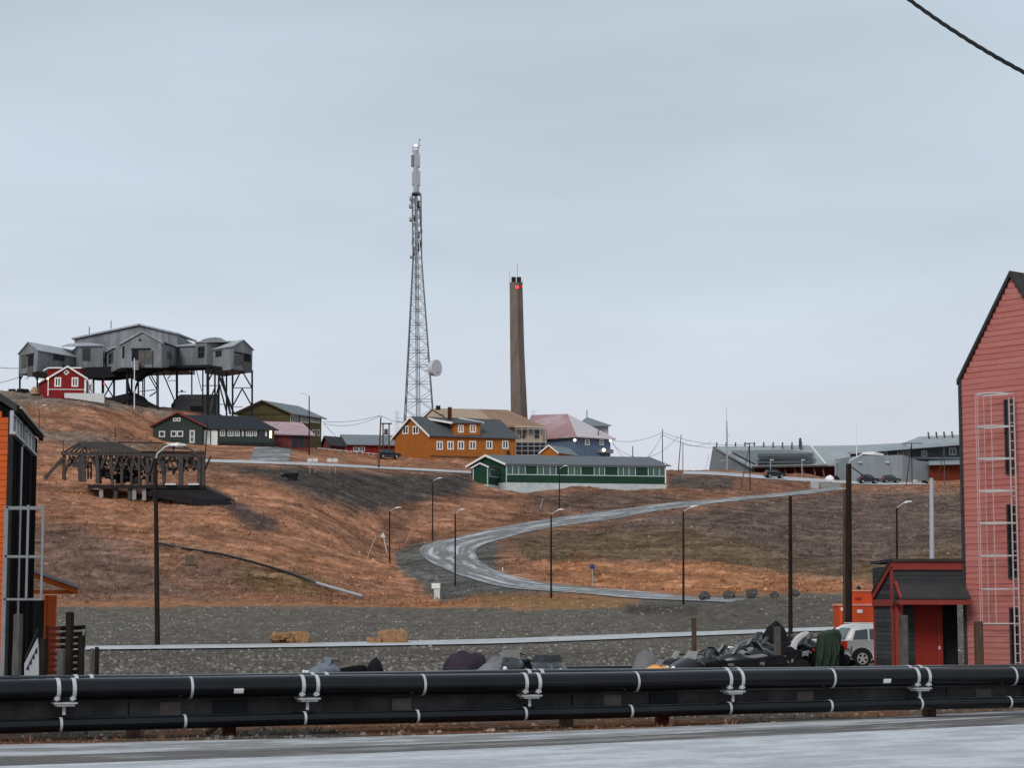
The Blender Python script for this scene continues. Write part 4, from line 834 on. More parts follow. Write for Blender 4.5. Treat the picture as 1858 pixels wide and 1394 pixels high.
cover('covered_machine', 'low box under a dark plum cover beside the folded flap', 'cover', Loc(at(862, 1120, 62.3).x, 62.3, 0, 0), .36, .5, .92, 'tarp_plum', 4, fold=.03, tent=True)
snowmobile('black snowmobile with a rounded stone-grey screen and a red patch', 930, 61, 250, 'shell_black', 'tarp_grey', k=.92)
snowmobile('black snowmobile between two white lamps', 985, 62, 262, 'shell_black', 'shell_black', k=.78)
snowmobile('low black snowmobile beside the lying pipe', 1003, 63, 275, 'shell_black', 'shell_black', k=.76)
cover('covered_machine', 'tall machine under a domed grey cover behind the pipes', 'cover', Loc(at(1170, 1120, 62).x, 62, 0, 0), .47, .50, 1.06, 'tarp_grey', 8, dome=.3)
snowmobile('snowmobile with an orange flame print on a grey cover', 1205, 60.5, 200, 'flame_print', 'tarp_grey', k=.70)
snowmobile('black snowmobile with a clear screen and bright lamp', 1262, 63, 215, 'shell_black', 'smoke_screen', k=.86)
snowmobile('black snowmobile with a tall seat box', 1300, 64, 188, 'shell_black', 'shell_black', k=.9)
snowmobile('black snowmobile turned broadside beside the timber pallet', 1348, 66, 170, 'shell_black', 'shell_grey', k=.98)
snowmobile('grey and black snowmobile behind the pale square post', 1385, 76, 172, 'shell_grey', 'shell_black', k=1.0)
snowmobile('black snowmobile with a red tail by the tall bare pole', 1400, 84, 178, 'shell_black', 'shell_black', k=1.05, tail='red_plastic')
cover('covered_machine', 'hooded machine under a black cover, tallest by the tall bare pole', 'cover', Loc(at(1408, 1120, 90).x, 90, 0, 0), .62, .7, 1.80, 'tarp_black', 11, dome=.3, pw=2.9, fold=.09)
wn = snowmobile('snowmobile with a tall curved white fairing beside the green tarpaulin', 1466, 84.5, 184, 'shell_black', 'shell_black', k=1.05)
m = MB(); m.prism([at(x, y, 83.4) for x, y in ((1437, 1199), (1434, 1188), (1434.5, 1177), (1438, 1166), (1445, 1156), (1455, 1149), (1466, 1146.5), (1470, 1149), (1464, 1155), (1455, 1161), (1449, 1168), (1446, 1176), (1447, 1184), (1451, 1191), (1453, 1196), (1448, 1200))], (.05, .75, 0)); m.build('fairing', 'shell_white', wn, bevel=.06)
m = MB(); m.prism([at(x, y, 83.3) for x, y in ((1452, 1184), (1470, 1181), (1474, 1186), (1456, 1193))], (0, .3, 0)); m.build('side_panel', 'shell_grey', wn, bevel=.03)
snowmobile('dark snowmobile tucked behind the white-nosed one', 1480, 88, 176, 'shell_black', 'shell_black', k=1.1, z=.0)
gt = thing('covered_machine', 'machine under a creased dark green tarpaulin beside the silver car', 'cover', (at(1506, 1120, 83).x, 83, 0)); rng = random.Random(14)
prof = [(1482, 1214), (1483, 1200), (1485, 1184), (1488, 1168), (1491, 1153), (1498, 1146), (1507, 1143.5), (1518, 1142), (1526, 1143), (1529, 1152), (1529, 1168), (1526, 1186), (1526, 1200), (1527, 1214), (1518, 1215), (1505, 1215), (1492, 1215)]
rings = []
for dy, k_ in ((0, .72), (.12, .90), (.35, 1.0), (.8, .98), (1.2, 1.0), (1.5, .86)):
    c0 = at(1506, 1186, 83); rings.append([Vector((c0.x + (p.x - c0.x) * (k_ + rng.uniform(-.07, .07)), 83 + dy + rng.uniform(-.05, .05), c0.z + (p.z - c0.z) * (k_ * .5 + .5 + rng.uniform(-.025, .025)))) for p in (at(x, y, 83) for x, y in prof)])
m = MB(); m.loft(rings); m.build('cover', 'tarp_green', gt)
for x0, y0, x1, y1 in ((1497, 1150, 1489, 1205), (1506, 1148, 1503, 1207), (1515, 1147, 1514, 1206), (1522, 1149, 1520, 1190)):
    m = MB(); a = at(x0, y0, 83.1); b = at(x1, y1, 82.9); m.path([a, a.lerp(b, .35) + Vector((rng.uniform(-.06, .06), -.03, 0)), a.lerp(b, .7) + Vector((rng.uniform(-.06, .06), -.04, 0)), b], [.02, .05, .06, .03], 6); m.build('fold', 'tarp_green', gt, smooth=True)
snowmobile('low black snowmobile next to the flame-printed one', 1236, 64.5, 190, 'shell_black', 'smoke_screen', k=.84)
snowmobile('black snowmobile facing away in the thick of the parked row', 1284, 67, 20, 'shell_black', 'shell_black', k=.92, seat='shell_grey')
snowmobile('black snowmobile with a grey seat in the thick of the parked row', 1322, 69, 160, 'shell_black', 'smoke_screen', k=.95, seat='shell_grey')
snowmobile('black snowmobile half behind the timber pallet', 1362, 73, 15, 'shell_black', 'shell_black', k=1.0)
snowmobile('black snowmobile with a white side panel under the hooded cover', 1372, 80, 168, 'shell_black', 'shell_grey', k=1.05)
snowmobile('dark snowmobile stacked high behind the pale square post', 1385, 87, 186, 'shell_black', 'shell_black', k=1.2, z=.0)
snowmobile('dark snowmobile between the bare pole and the white fairing', 1432, 88, 12, 'shell_black', 'shell_grey', k=1.1)
snowmobile('small grey-screened snowmobile beside the plum cover', 905, 60.5, 235, 'shell_grey', 'tarp_grey', k=.78)
pl = thing('pallet', 'weathered timber pallet lying among the snowmobiles', 'pallet', (at(1390, 1120, 69).x, 69, 0))
for i in range(3):
    m = MB(); m.box((at(1388, 1120, 69).x, 69, .12 + i * .17), (1.15, .9, .11), .05); m.build('plank', 'pallet_wood', pl)
for dx in (-.5, 0, .5):
    m = MB(); m.box((at(1388, 1120, 69).x + dx, 69, .25), (.12, .8, .5), .05); m.build('block', 'pallet_wood', pl)
m = MB(); m.path([at(1030, 1217, 66), at(1150, 1215, 66.5)], .12, 12); o = m.build('lying_pipe', 'black_pipe', origin=(at(1090, 1216, 66).x, 66, 0), smooth=True); tag(o, 'short black pipe length lying behind the other pipes', 'pipe')
# orange bins
M('orange_plastic', (.62, .085, .03), .5, .12, 2, .05)
M('pale_orange', (.75, .30, .22), .5, .1, 2, .05)
ob = thing('orange_bin', 'large orange bin with white labels behind the silver car', 'bin', (at(1556, 1120, 103).x, 103, 0))
X0, X1 = at(1524, 1120, 103).x, at(1592, 1120, 103).x; zt = at(1550, 1100, 103).z
m = MB(); m.loft([[Vector((X0 + a, 103 - b, z)), Vector((X1 - a, 103 - b, z)), Vector((X1 - a, 105 + b, z)), Vector((X0 + a, 105 + b, z))] for a, b, z in ((.12, -.1, 0), (.0, 0, 1.1), (-.03, .03, zt - .12), (-.03, .03, zt))]); m.build('tub', 'orange_plastic', ob, bevel=.03)
m = MB(); m.box(((X0 + X1) / 2, 104, zt + .05), (X1 - X0 + .14, 2.16, .10)); m.build('rim', 'pale_orange', ob)
for px, py, w_, h_ in ((1560, 1110, .26, .16), (1535, 1108, .2, .18), (1528, 1106, .12, .14)):
    q = at(px, py, 102.95); m = MB(); m.box((q.x, 102.95, q.z), (w_, .03, h_)); m.build('label', 'white_paint', ob)
ot = thing('orange_crate', 'smaller orange crate with dark lettering stacked on the large bin', 'crate', (at(1567, 1120, 103).x, 103.4, zt + .1))
X0, X1 = at(1547, 1120, 103.3).x, at(1590, 1120, 103.3).x; z1 = at(1567, 1074, 103.3).z
m = MB(); m.box(((X0 + X1) / 2, 104, (zt + .1 + z1) / 2), (X1 - X0, 1.4, z1 - zt - .1)); m.build('body', 'orange_plastic', ot, bevel=.03)
m = MB(); m.box(((X0 + X1) / 2, 104, z1 + .04), (X1 - X0 + .1, 1.5, .08)); m.build('lid', 'pale_orange', ot)
for i, dx in enumerate((-.12, -.04, .04, .12)):
    q = at(1557, 1087, 103.25); m = MB(); m.box((q.x + dx, 103.28, q.z), (.05, .03, .12)); m.build('letter_mark', 'red_trim', ot)
m = MB(); q = at(1561, 1074, 103.6); m.path([q, q + Vector((-.02, 0, .15)), q + Vector((-.15, 0, .24))], [.07, .08, .12], 8); m.build('black_spout', 'shell_black', ot)
for px, lab in ((528, 'rough straw-coloured bale crumbling at one side, by the frosty road'), (713, 'square tan bale with a small block leaning on it')):
    M('straw', (.34, .20, .105), .95, .35, 6, .4, second=(.24, .13, .065), sec_amt=.6)
    Y = 122.0; p = hit(px, 1169, 100, 170); Y = p.y + 1.0; X = at(px, 1120, Y).x; w_, h_ = (2.25, .62) if px == 528 else (1.75, .80); zb0 = gz(X, Y) - .15
    r = thing('straw_bale', lab, 'bale', (X, Y, zb0)); rng = random.Random(px); m = MB(); nx_ = 9; rings = []
    for i in range(nx_ + 1):
        x = X - w_ / 2 + w_ * i / nx_; e = .82 if i in (0, nx_) else 1; j = .09 if px == 528 else .015
        rings.append([Vector((x + rng.uniform(-j, j), Y + yy * e + rng.uniform(-j, j), zb0 + zz * e + (rng.uniform(-j, j) if zz > .2 else 0))) for yy, zz in ((-.45, 0), (-.47, .3), (-.44, h_ + .12), (-.15, h_ + .17), (.2, h_ + .16), (.45, h_ + .1), (.45, 0))])
    m.loft(rings); m.build('stack', 'straw', r)
    for i in range(9 if px == 528 else 2):
        m = MB(); x = X + (rng.uniform(-1.0, .2) if px == 528 else (-1.05 - .1 * i)); s_ = rng.uniform(.2, .34) if px == 528 else .5
        rr = rng.uniform(0, 3); m.box((x, Y - .5 - rng.uniform(0, .15), zb0 + s_ * .5 + (rng.uniform(0, .5) if px == 528 else 0)), (s_ * 1.3, s_, s_), rr); m.build('lump', 'straw', r, bevel=.04)
# boulders at the end of the lower road
M('boulder_rock', (.085, .080, .075), .9, .3, 1.5, .4, second=(.15, .145, .14), sec_amt=.4)
for i, (px, py, s_) in enumerate(((1279, 1090, 1.0), (1323, 1088, 1.0), (1364, 1085, 1.05), (1405, 1085, .75), (1442, 1084, .9))):
    p = hit(px, py, 140, 200); m = MB(); rng = random.Random(i + 3); m.sphere((0, 0, 0), .46 * s_, 7, 4)
    m.v = [(p.x + v[0] * 1.1 * (1 + rng.uniform(-.22, .22)), p.y + v[1] * (1 + rng.uniform(-.2, .2)), p.z + .32 * s_ + v[2] * .9 * (1 + rng.uniform(-.22, .22))) for v in m.v]
    o = m.build('boulder', 'boulder_rock', origin=p); tag(o, ('flat-topped dark boulder at the end of the lower road', 'pointed dark boulder beside the lower road', 'pale speckled boulder above the gravel heap', 'small rounded boulder above the gravel heap', 'jagged dark boulder next to the tall bare pole')[i], 'boulder', 'boulders above the gravel heap')

# ================================================================ POLES, LAMPS, SIGNS
def lamp(px, py, top, label, arm=(1, 24), w_=.17, Y=None, name='street_lamp', lean=0.0, dark='dark_timber', rise=.35, head=True):
    p = hit(px, py, 100, 468) if Y is None else at(px, py, Y)
    if Y is not None: p.z = min(p.z, gz(p.x, p.y))
    Yp = p.y; tp = at(px + lean, top, Yp); s_ = FPX / Yp
    r = thing(name, label, 'street lamp' if arm else 'pole', p, 'poles and lamps of the hillside' if Y is None else None)
    m = MB(); m.path([p - Vector((0, 0, .4)), p.lerp(tp, .5), tp], [w_ / 2 * 1.15, w_ / 2, w_ / 2 * .85], 10); m.build('pole', dark, r, smooth=True)
    if arm:
        sg, ln = arm; ln = ln / s_; a = MB(); e = tp + Vector((sg * ln * .45, -.1, rise)); f = tp + Vector((sg * ln, -.15, rise + .08)); a.path([tp - Vector((0, 0, .15)), tp + Vector((sg * .08, 0, .05)), e], max(.035, w_ * .2), 6); a.build('arm', 'lamp_metal', r, smooth=True)
        if head:
            h = MB(); h.loft([[Vector((q.x, q.y - hw, q.z)), Vector((q.x, q.y + hw, q.z)), Vector((q.x, q.y + hw * .7, q.z + hh)), Vector((q.x, q.y - hw * .7, q.z + hh))] for q, hw, hh in ((e - Vector((0, 0, .03)), .07, .07), (e.lerp(f, .4), .14, .15), (f, .10, .07))]); h.build('lamp_head', 'lamp_metal', r)
    return r, p, tp
lamp(707, 1027, 928, 'street lamp outside the road bend by the leaning sticks', (1, 21)); lamp(785, 982, 874, 'street lamp above the road bend on the bank below the dark gravel', (1, 17)); lamp(826, 1063, 932, 'street lamp standing at the inner edge of the hairpin road', (1, 17))
lamp(1000, 1087, 934, 'street lamp below the lower stretch of the hairpin road', (1, 23)); lamp(1015, 926, 851, 'street lamp in front of the long green barrack', (1, 15)); lamp(1240, 1097, 929, 'street lamp where the lower road meets the boulders', (1, 26))
r_, p_, t_ = lamp(286, 1172, 832, 'tall dark street lamp pole rising from the frosty road, arm by the ruin', None, .26, name='street_lamp', lean=-4)
r_['category'] = 'street lamp'
m = MB(); m.path([t_ - Vector((0, 0, .15)), t_ + Vector((.12, -.1, .25)), t_ + Vector((.55, -.2, .62)), t_ + Vector((.9, -.25, .74))], .05, 8); m.build('arm', 'lamp_metal', r_, smooth=True)
q = t_ + Vector((.9, -.25, .74)); m = MB(); m.loft([[Vector((x, q.y - h, q.z + z0)), Vector((x, q.y + h, q.z + z0)), Vector((x, q.y + h * .7, q.z + z1)), Vector((x, q.y - h * .7, q.z + z1))] for x, h, z0, z1 in ((q.x - .05, .08, -.05, .07), (q.x + .4, .16, -.07, .12), (q.x + .85, .08, -.06, .03))]); m.build('lamp_head', 'lamp_metal', r_)
r_, p_, t_ = lamp(1540, 1200, 842, 'thick dark street lamp pole by the orange bins with a long pale head', None, .30, Y=100)
m = MB(); m.path([t_ - Vector((0, 0, .1)), t_ + Vector((.05, -.1, .12)), t_ + Vector((.7, -.2, .48))], .045, 8); m.build('arm', 'lamp_metal', r_, smooth=True)
q = t_ + Vector((.65, -.2, .47)); m = MB(); m.loft([[Vector((x, q.y - h, q.z + z0)), Vector((x, q.y + h, q.z + z0)), Vector((x, q.y + h * .7, q.z + z1)), Vector((x, q.y - h * .7, q.z + z1))] for x, h, z0, z1 in ((q.x - .05, .08, -.04, .06), (q.x + .5, .17, -.07, .10), (q.x + .95, .10, -.12, -.02))]); m.build('lamp_head', 'lamp_metal', r_)
lamp(1533, 1190, 889, 'slightly shorter brown pole bolted to the thick lamp pole', None, .20, Y=100.5, name='utility_pole', dark='brown_timber')
lamp(1434, 1180, 900, 'tall bare pole rising behind the snowmobiles', None, .20, Y=104, name='utility_pole')
lamp(1627, 1060, 922, 'street lamp above the roof of the red annex', (1, 27), Y=158)
lamp(1690, 1060, 868, 'pale grey weathered pole above the roof of the red annex', None, .34, Y=150, name='utility_pole', dark='galvanised')
lamp(561, 826, 719, 'street lamp before the olive building, its arm turned downhill', (-1, 17), .20); lamp(687, 849, 757, 'brown lamp pole at the roadside before the orange house', (1, 5), .26, name='street_lamp', lean=4, dark='brown_timber', head=False, rise=.1)
lamp(71, 800, 741, 'thin street lamp on the bare upper slope behind the black-clad house', (1, 13), .13)
lamp(209, 820, 775, 'thin bare pole behind the roof of the timber ruin', None, .14, name='utility_pole'); lamp(370, 855, 764, 'slanted dark pole at the corner of the timber ruin', None, .16, name='utility_pole', lean=7)
lamp(188, 730, 640, 'dark pole by the white wall of the small red house', None, .22, Y=362, name='utility_pole'); lamp(244, 733, 650, 'white flagpole before the cableway station', None, .16, Y=360, name='flagpole', dark='white_paint')
lamp(1202, 858, 779, 'grey pole carrying wires beside the long green barrack', None, .18, Y=405, name='utility_pole', dark='grey_timber'); lamp(1230, 862, 789, 'leaning grey lamp pole on the ridge', (1, 5), .18, Y=412, lean=6, dark='grey_timber', head=False, rise=.08); lamp(1239, 858, 803, 'shorter grey lamp pole on the ridge', (1, 9), .15, Y=425, dark='grey_timber', head=False, rise=.2); lamp(1148, 830, 810, 'short dark pole behind the roof of the green barrack', None, .18, Y=395, name='utility_pole')
def aframe(px, py, top, dpx, dpy, label, Y=None, mt='dark_timber', mt2='grey_timber', wd=.17, bar_w=0):
    p = hit(px, py, 150, 468) if Y is None else at(px, py, Y); tp = at(px - 1, top, p.y); f = at(dpx, dpy, p.y - .6)
    r = thing('propped_pole', label, 'pole', p); m = MB(); m.tube(p - Vector((0, 0, .6)), tp, wd / 2, n=8); m.build('pole', mt, r); m = MB(); m.tube(f - Vector((0, 0, .6)), tp - Vector((0, 0, .3)), wd / 2, n=8); m.build('prop', mt2, r)
    if bar_w: m = MB(); m.bar(tp - Vector((bar_w / 2, 0, .1)), tp + Vector((bar_w / 2, 0, -.1)), .12, .14); m.build('cross_arm', mt, r)
    return r
aframe(1361, 889, 804, 1341, 895, 'dark pole with a leaning pale prop beside the upper road', bar_w=1.6); aframe(1655, 876, 804, 1644, 876, 'dark two-legged pole with a flat cross arm before the zinc building', Y=412, mt2='dark_timber', bar_w=4.0)
aframe(1714, 880, 810, 1700, 872, 'pale two-legged pole before the rust-red wall of the zinc building', Y=410, mt='grey_timber', mt2='brown_timber')
# wires
def wire(a, b, sag, label, r_=.035, n=14):
    a = Vector(a); b = Vector(b); m = MB(); m.path([a.lerp(b, i / n) - Vector((0, 0, sag * 4 * (i / n) * (1 - i / n))) for i in range(n + 1)], r_, 5); o = m.build('wire', 'wire', origin=a); tag(o, label, 'wire'); return o
wire(at(586, 765, 385), at(690, 754, 352), .5, 'upper wire from the olive building to the brown lamp pole'); wire(at(586, 768, 385), at(690, 755, 352), 1.0, 'lower wire from the olive building to the brown lamp pole'); wire(at(587, 768, 385), at(625, 806, 420), .2, 'wire dropping from the olive building to the far roofs'); wire(at(691, 754, 352), at(735, 768, 395), .3, 'wire from the brown lamp pole towards the mast')
wire(at(1111, 800, 420), at(1202, 785, 405), .8, 'upper wire from the blue building to the grey pole'); wire(at(1111, 806, 420), at(1230, 793, 412), 3.4, 'slack wire from the blue building to the leaning lamp pole'); wire(at(1111, 802, 420), at(1202, 788, 405), 4.8, 'slackest wire between the blue building and the grey pole')
wire(at(1202, 785, 405), at(1360, 806, 392), 1.0, 'wire from the grey pole past the ridge to the propped pole'); wire(at(1202, 789, 405), at(1300, 812, 430), .8, 'wire from the grey pole to the zinc building'); wire(at(1239, 806, 425), at(1290, 802, 440), .6, 'wire from the short ridge lamp to the zinc building')
wire(at(-40, 662, 372), at(60, 668, 372), .3, 'cable running left from the cableway station', .05); wire(at(-40, 700, 372), at(36, 684, 372), .3, 'lower cable running left from the cableway station', .05)
wire(at(1546, 848, 99.6), at(1600, 874, 118), .15, 'stay wire slanting from the thick lamp pole', .03)
a = at(1610, -32, 17.0); b = at(1900, 152, 15.6); m = MB(); P_w = [a.lerp(b, i / 60) - Vector((0, 0, .05 * 4 * (i / 60) * (1 - i / 60))) for i in range(61)]
oc = thing('overhead_cable', 'thick twisted black cable crossing the sky above the coral-red house', 'cable', a)
for ph in (0, 2.1, 4.2):
    m = MB(); m.path([p + Vector((0, math.cos(i * .62 + ph) * .0085, math.sin(i * .62 + ph) * .0085)) for i, p in enumerate(P_w)], .0105, 8); m.build('strand', 'black_steel', oc, smooth=True)
# signs and small fixtures on the slope
def sign(px, py, top, label, w_=.9, h_=.55, Y=None, mt='off_white', legs=2):
    p = hit(px, py, 150, 468); tp = at(px, top, p.y); r = thing('road_sign', label, 'sign', p); m = MB(); m.box((p.x, p.y - .03, tp.z - h_ / 2), (w_, .04, h_)); m.build('panel', mt, r)
    for dx in ((-.3, .3) if legs == 2 else (0,)):
        m = MB(); m.tube((p.x + dx * w_, p.y + .03, p.z - .3), (p.x + dx * w_, p.y + .03, tp.z), .04, n=6); m.build('leg', 'galvanised', r)
for px, lab in ((562, 'blank pale sign first in the row below the garage'), (572, 'blank pale sign second in the row below the garage'), (598, 'blank pale sign third in the row below the garage'), (608, 'blank pale sign last in the row below the garage')): sign(px, 860, 832, lab, .75, .55, legs=1)
sign(1075, 1064, 1025, 'small blue disc sign inside the hairpin road', .45, .45, mt=M('sign_blue', (.03, .06, .16), .5, .1, 3, 0), legs=1)
sign(912, 1056, 1030, 'thin pale marker stake at the inner road edge', .12, .4, legs=1)
ub = hit(791, 1085, 150, 300); r = thing('utility_box', 'white utility cabinet on a post below the road bend', 'utility box', ub)
m = MB(); z0 = at(791, 1069, ub.y).z; z1 = at(791, 1059, ub.y).z; m.box((ub.x, ub.y, (z0 + z1) / 2), (.82, .5, z1 - z0)); m.build('cabinet', 'white_paint', r, bevel=.03); m = MB(); m.box((ub.x + .1, ub.y, (ub.z + z0) / 2 - .15), (.55, .35, z0 - ub.z + .3)); m.build('stand', 'off_white', r)
for a, b, lab in (((663, 1020), (682, 972), 'long pale stick leaning uphill beside the outer lamp'), ((735, 984), (748, 962), 'short pale stick standing above the road bend'), ((980, 922), (985, 906), 'short pale stake on the bank below the green barrack')):
    p = hit(a[0], a[1], 150, 400); m = MB(); m.tube(p - Vector((0, 0, .2)), at(b[0], b[1], p.y + .3), .07, n=6); o = m.build('marker_stick', M('bare_wood', (.42, .30, .22), .8, .15, 4, .1), origin=p); tag(o, lab, 'stick')
p = hit(702, 1000, 150, 400); m = MB(); q = at(695, 970, p.y); m.prism([q + Vector((0, 0, .3)), q + Vector((-.35, 0, -.35)), q + Vector((.35, 0, -.45))], (0, .06, 0)); m.tube(p - Vector((0, 0, .3)), q, .05, n=6); o = m.build('marker_board', 'off_white', origin=p); tag(o, 'pale pointed marker board beside the outer lamp', 'sign')
hp = [hit(x, y, 150, 330) + Vector((0, 0, .25)) for x, y in ((290, 990), (330, 999), (400, 1010), (460, 1025), (520, 1043), (552, 1054), (575, 1063), (615, 1075), (657, 1087))]
m = MB(); m.path(hp[:7], .14, 8); r = thing('hillside_pipe', 'thin dark pipe running down the tundra slope to the field', 'pipe', hp[0] - Vector((0, 0, .4))); m.build('dark_run', 'black_pipe', r, smooth=True)
m = MB(); m.path(hp[6:], .15, 8); m.build('grey_run', 'galvanised', r, smooth=True)
for h in hp[::2]: m = MB(); m.box(h - Vector((0, 0, .35)), (.25, .25, .6)); m.build('support', 'grey_timber', r)
p = hit(344, 1022, 150, 330); m = MB(); m.box(p + Vector((0, 0, .3)), (.9, .5, 1.1), .1); o = m.build('stone_block', M('drab_block', (.13, .105, .075), .9, .2, 3, .2), origin=p, bevel=.05); tag(o, 'drab square block standing alone on the tundra slope', 'block')
# ================================================================ CABLEWAY STATION ON THE CREST
M('zinc_clad', (.225, .243, .256), .6, .22, .8, .2, stripe=('h', .55, .16), second=(.165, .178, .188), stretch=(1, 1, .35), metal=.1)
M('zinc_roof', (.34, .36, .38), .5, .15, .8, .1, stripe=('h', .6, .08)); M('iron_black', (.020, .021, .024), .7, .3, 3, .1); M('board_brown', (.11, .105, .100), .9, .3, 2, .2)
PYREF['far'] = 648.0
Xs = at(246, 705, 370).x
stn = thing('cableway_station', 'grey sheet-clad coal cableway station on tall trestle legs', 'cableway station', (Xs, 370, gz(Xs, 370)))
def vbar(root, name, a, b, w_, mt='iron_black', h_=None):
    m = MB(); m.bar(at(*a), at(*b), w_, h_ or w_); return m.build(name, mt, root)
def wpoly(root, wl, pp_, t, mt='zinc_clad', name='wall', o=0.0):
    m = MB(); wl.poly(m, pp_, t, o); return m.build(name, mt, root)
hall = Wall((133, 380), (322, 378.5))
wpoly(stn, hall, [(140, 668), (135, 617), (253, 592.5), (322, 607.5), (322, 664)], 14)
for a, b in (((131, 617), (254, 591)), ((252, 591), (324, 608))):
    m = MB(); A_ = hall.pt(a[0], a[1], .5); B_ = hall.pt(b[0], b[1], .5); m.prism([A_ + Vector((0, 0, .35)), B_ + Vector((0, 0, .35)), B_ - hall.n * 15 + Vector((0, 0, .9)), A_ - hall.n * 15 + Vector((0, 0, .9))], (0, 0, -.3)); m.build('roof', 'zinc_roof', stn)
l1, s1, _ = gable_house(stn, (68, 366), (34.5, 371), (146, 377), 674, 636, 622, 'L', 'zinc_clad', 'zinc_roof', None, .25, .15, 0)
l2, s2, _ = gable_house(stn, (423, 366), (372, 372.5), (458, 371), 670, 628.5, 618, 'R', 'zinc_clad', 'zinc_roof', None, .25, .15, 0)
pl_, pf, _ = gable_house(stn, (219.5, 364.5), (190, 377), (293, 364.2), 667, 624, 603, 'R', 'zinc_clad', 'zinc_roof', None, .35, .2, 0)
c2w = Wall((293, 364.6), (323, 377.5)); wpoly(stn, c2w, [(293, 668), (293, 623), (322.5, 632), (322.5, 664)], 8)
m = MB(); m.prism([c2w.pt(293, 618, .3), c2w.pt(323, 630, .3), c2w.pt(323, 629, -5), c2w.pt(293, 610, -5)], (0, 0, -.2)); m.build('roof', 'zinc_roof', stn)
r1 = Wall((321, 377), (358, 373.5)); wpoly(stn, r1, [(321, 664), (321, 627), (357, 626), (357, 663)], 8)
m = MB(); m.prism([r1.pt(321, 627, .3), r1.pt(360, 626, .3), r1.pt(363, 616, -5), r1.pt(322, 617, -5)], (0, 0, -.2)); m.build('roof', 'zinc_roof', stn)
d2 = Wall((355, 371.2), (375, 369.4)); wpoly(stn, d2, [(355, 663), (355, 620), (375, 619), (375, 662)], 8)
m = MB(); m.prism([d2.pt(354, 620, .2), d2.pt(376, 619, .2), d2.pt(400, 612.5, -6), d2.pt(386, 611.5, -7), d2.pt(364, 616, -5)], (0, 0, -.2)); m.build('roof', 'zinc_roof', stn)
bkp = Wall((386, 378), (412, 378)); wpoly(stn, bkp, [(386, 650), (364, 618), (376, 613.5), (390, 612), (400, 613), (412, 619.5), (412, 650)], 5)
d1 = Wall((142, 372.8), (190, 374.5)); wpoly(stn, d1, [(143, 669), (143, 627), (187, 626), (190, 668)], 7)
m = MB(); m.prism([d1.pt(141, 627, .3), d1.pt(188, 626, .3), d1.pt(172, 614.5, -6), d1.pt(135, 616, -6), d1.pt(120, 622, -5)], (0, 0, -.2)); m.build('roof', 'zinc_roof', stn)
m = MB(); m.prism([pl_.pt(188, 632, .3), pl_.pt(219, 629, .3), pl_.pt(219, 625, -2), pl_.pt(188, 628, -2)], (0, 0, -.2)); m.build('eave', 'zinc_roof', stn)
for wl, x0, y0, x1, y1 in ((s1, 96, 642.5, 117, 655), (d1, 149, 632, 164.5, 655.5), (pl_, 197, 640, 206, 660), (c2w, 303, 639, 311, 652), (d2, 359, 628, 371.5, 650), (l2, 391, 636, 402.5, 648), (l2, 374.8, 640, 376.2, 650)):
    window(stn, wl, x0, y0, x1, y1, 'board_brown', 'glass', fw=.12, nv=1, nh=1, out=.05, mw=.06)
for wl, x0, y0, x1, y1, mt in ((pf, 239, 636, 251, 655, 'iron_black'), (pf, 252, 636, 262, 666, 'board_brown'), (pf, 263.5, 637, 277, 660, 'board_brown'), (pf, 277, 636, 278, 668, 'iron_black'), (pf, 238, 632, 274, 635.5, 'iron_black'), (pf, 222, 628, 225.5, 650, 'iron_black'), (pf, 252, 615.5, 256, 619, 'iron_black'),
                               (l1, 40, 645, 48, 667, 'board_brown'), (l1, 51, 645, 61, 665, 'iron_black'), (l1, 51, 665, 60, 684, 'board_brown'), (l1, 39, 643, 62, 645.5, 'iron_black'), (s2, 441, 643, 455, 657, 'iron_black'), (s2, 441, 657, 455, 676, 'board_brown'), (s2, 425, 645, 436, 662, 'board_brown'), (s2, 425, 640.5, 453, 643.5, 'iron_black'), (s2, 436, 643, 441, 660, 'board_brown')):
    m = MB(); wl.rbox(m, x0, y0, x1, y1, .02, .10 if mt == 'iron_black' else .14); m.build('opening' if mt == 'iron_black' else 'shutter', mt, stn)
for px, Y, top in ((245, 366, 668),):
    m = MB(); q = at(246.5, 663, 363.4); m.box(q, (.95, .5, 1.7)); m.build('hung_box', 'shell_grey', stn)
for w_, pts in ((Wall((140, 373.5), (232, 371)), [(140, 667.5), (232, 664), (226, 680), (206, 684), (186, 686), (160, 686), (140, 684)]), (Wall((228, 366), (292, 366)), [(230, 667), (292, 667), (270, 672), (256, 680), (248, 688), (238, 686), (230, 680)]), (Wall((290, 371), (425, 368)), [(290, 663), (322, 663.5), (374, 662), (425, 669), (425, 672), (374, 666.5), (322, 668), (290, 668.5)])):
    wpoly(stn, w_, pts, 4.5, 'iron_black', 'underframe')
G_ = lambda px, Y: proj(at(px, 720, Y).x, Y, gz(at(px, 720, Y).x, Y))[1] + 4
for px, Y, y0, w_ in ((36, 371, 676, .28), (68, 366.5, 672, .28), (36, 376, 676, .2), (158, 374, 680, .3), (170, 376, 680, .25), (186, 374, 680, .3), (207, 374, 680, .32), (231, 366, 676, .42), (239, 370, 684, .3), (251, 370, 684, .25), (259, 372, 676, .18), (262, 372, 676, .18), (284.5, 366, 666, .16), (287, 365.5, 666, .22), (321, 376, 664, .38), (348, 374, 662, .22), (368, 373, 662, .22), (377, 368, 662, .46), (390, 369, 664, .28), (397, 372, 664, .30), (411, 371, 664, .26), (422, 366.4, 668, .30), (457.5, 371, 672, .30)):
    vbar(stn, 'leg', (px, y0, Y), (px, G_(px, Y), Y), w_)
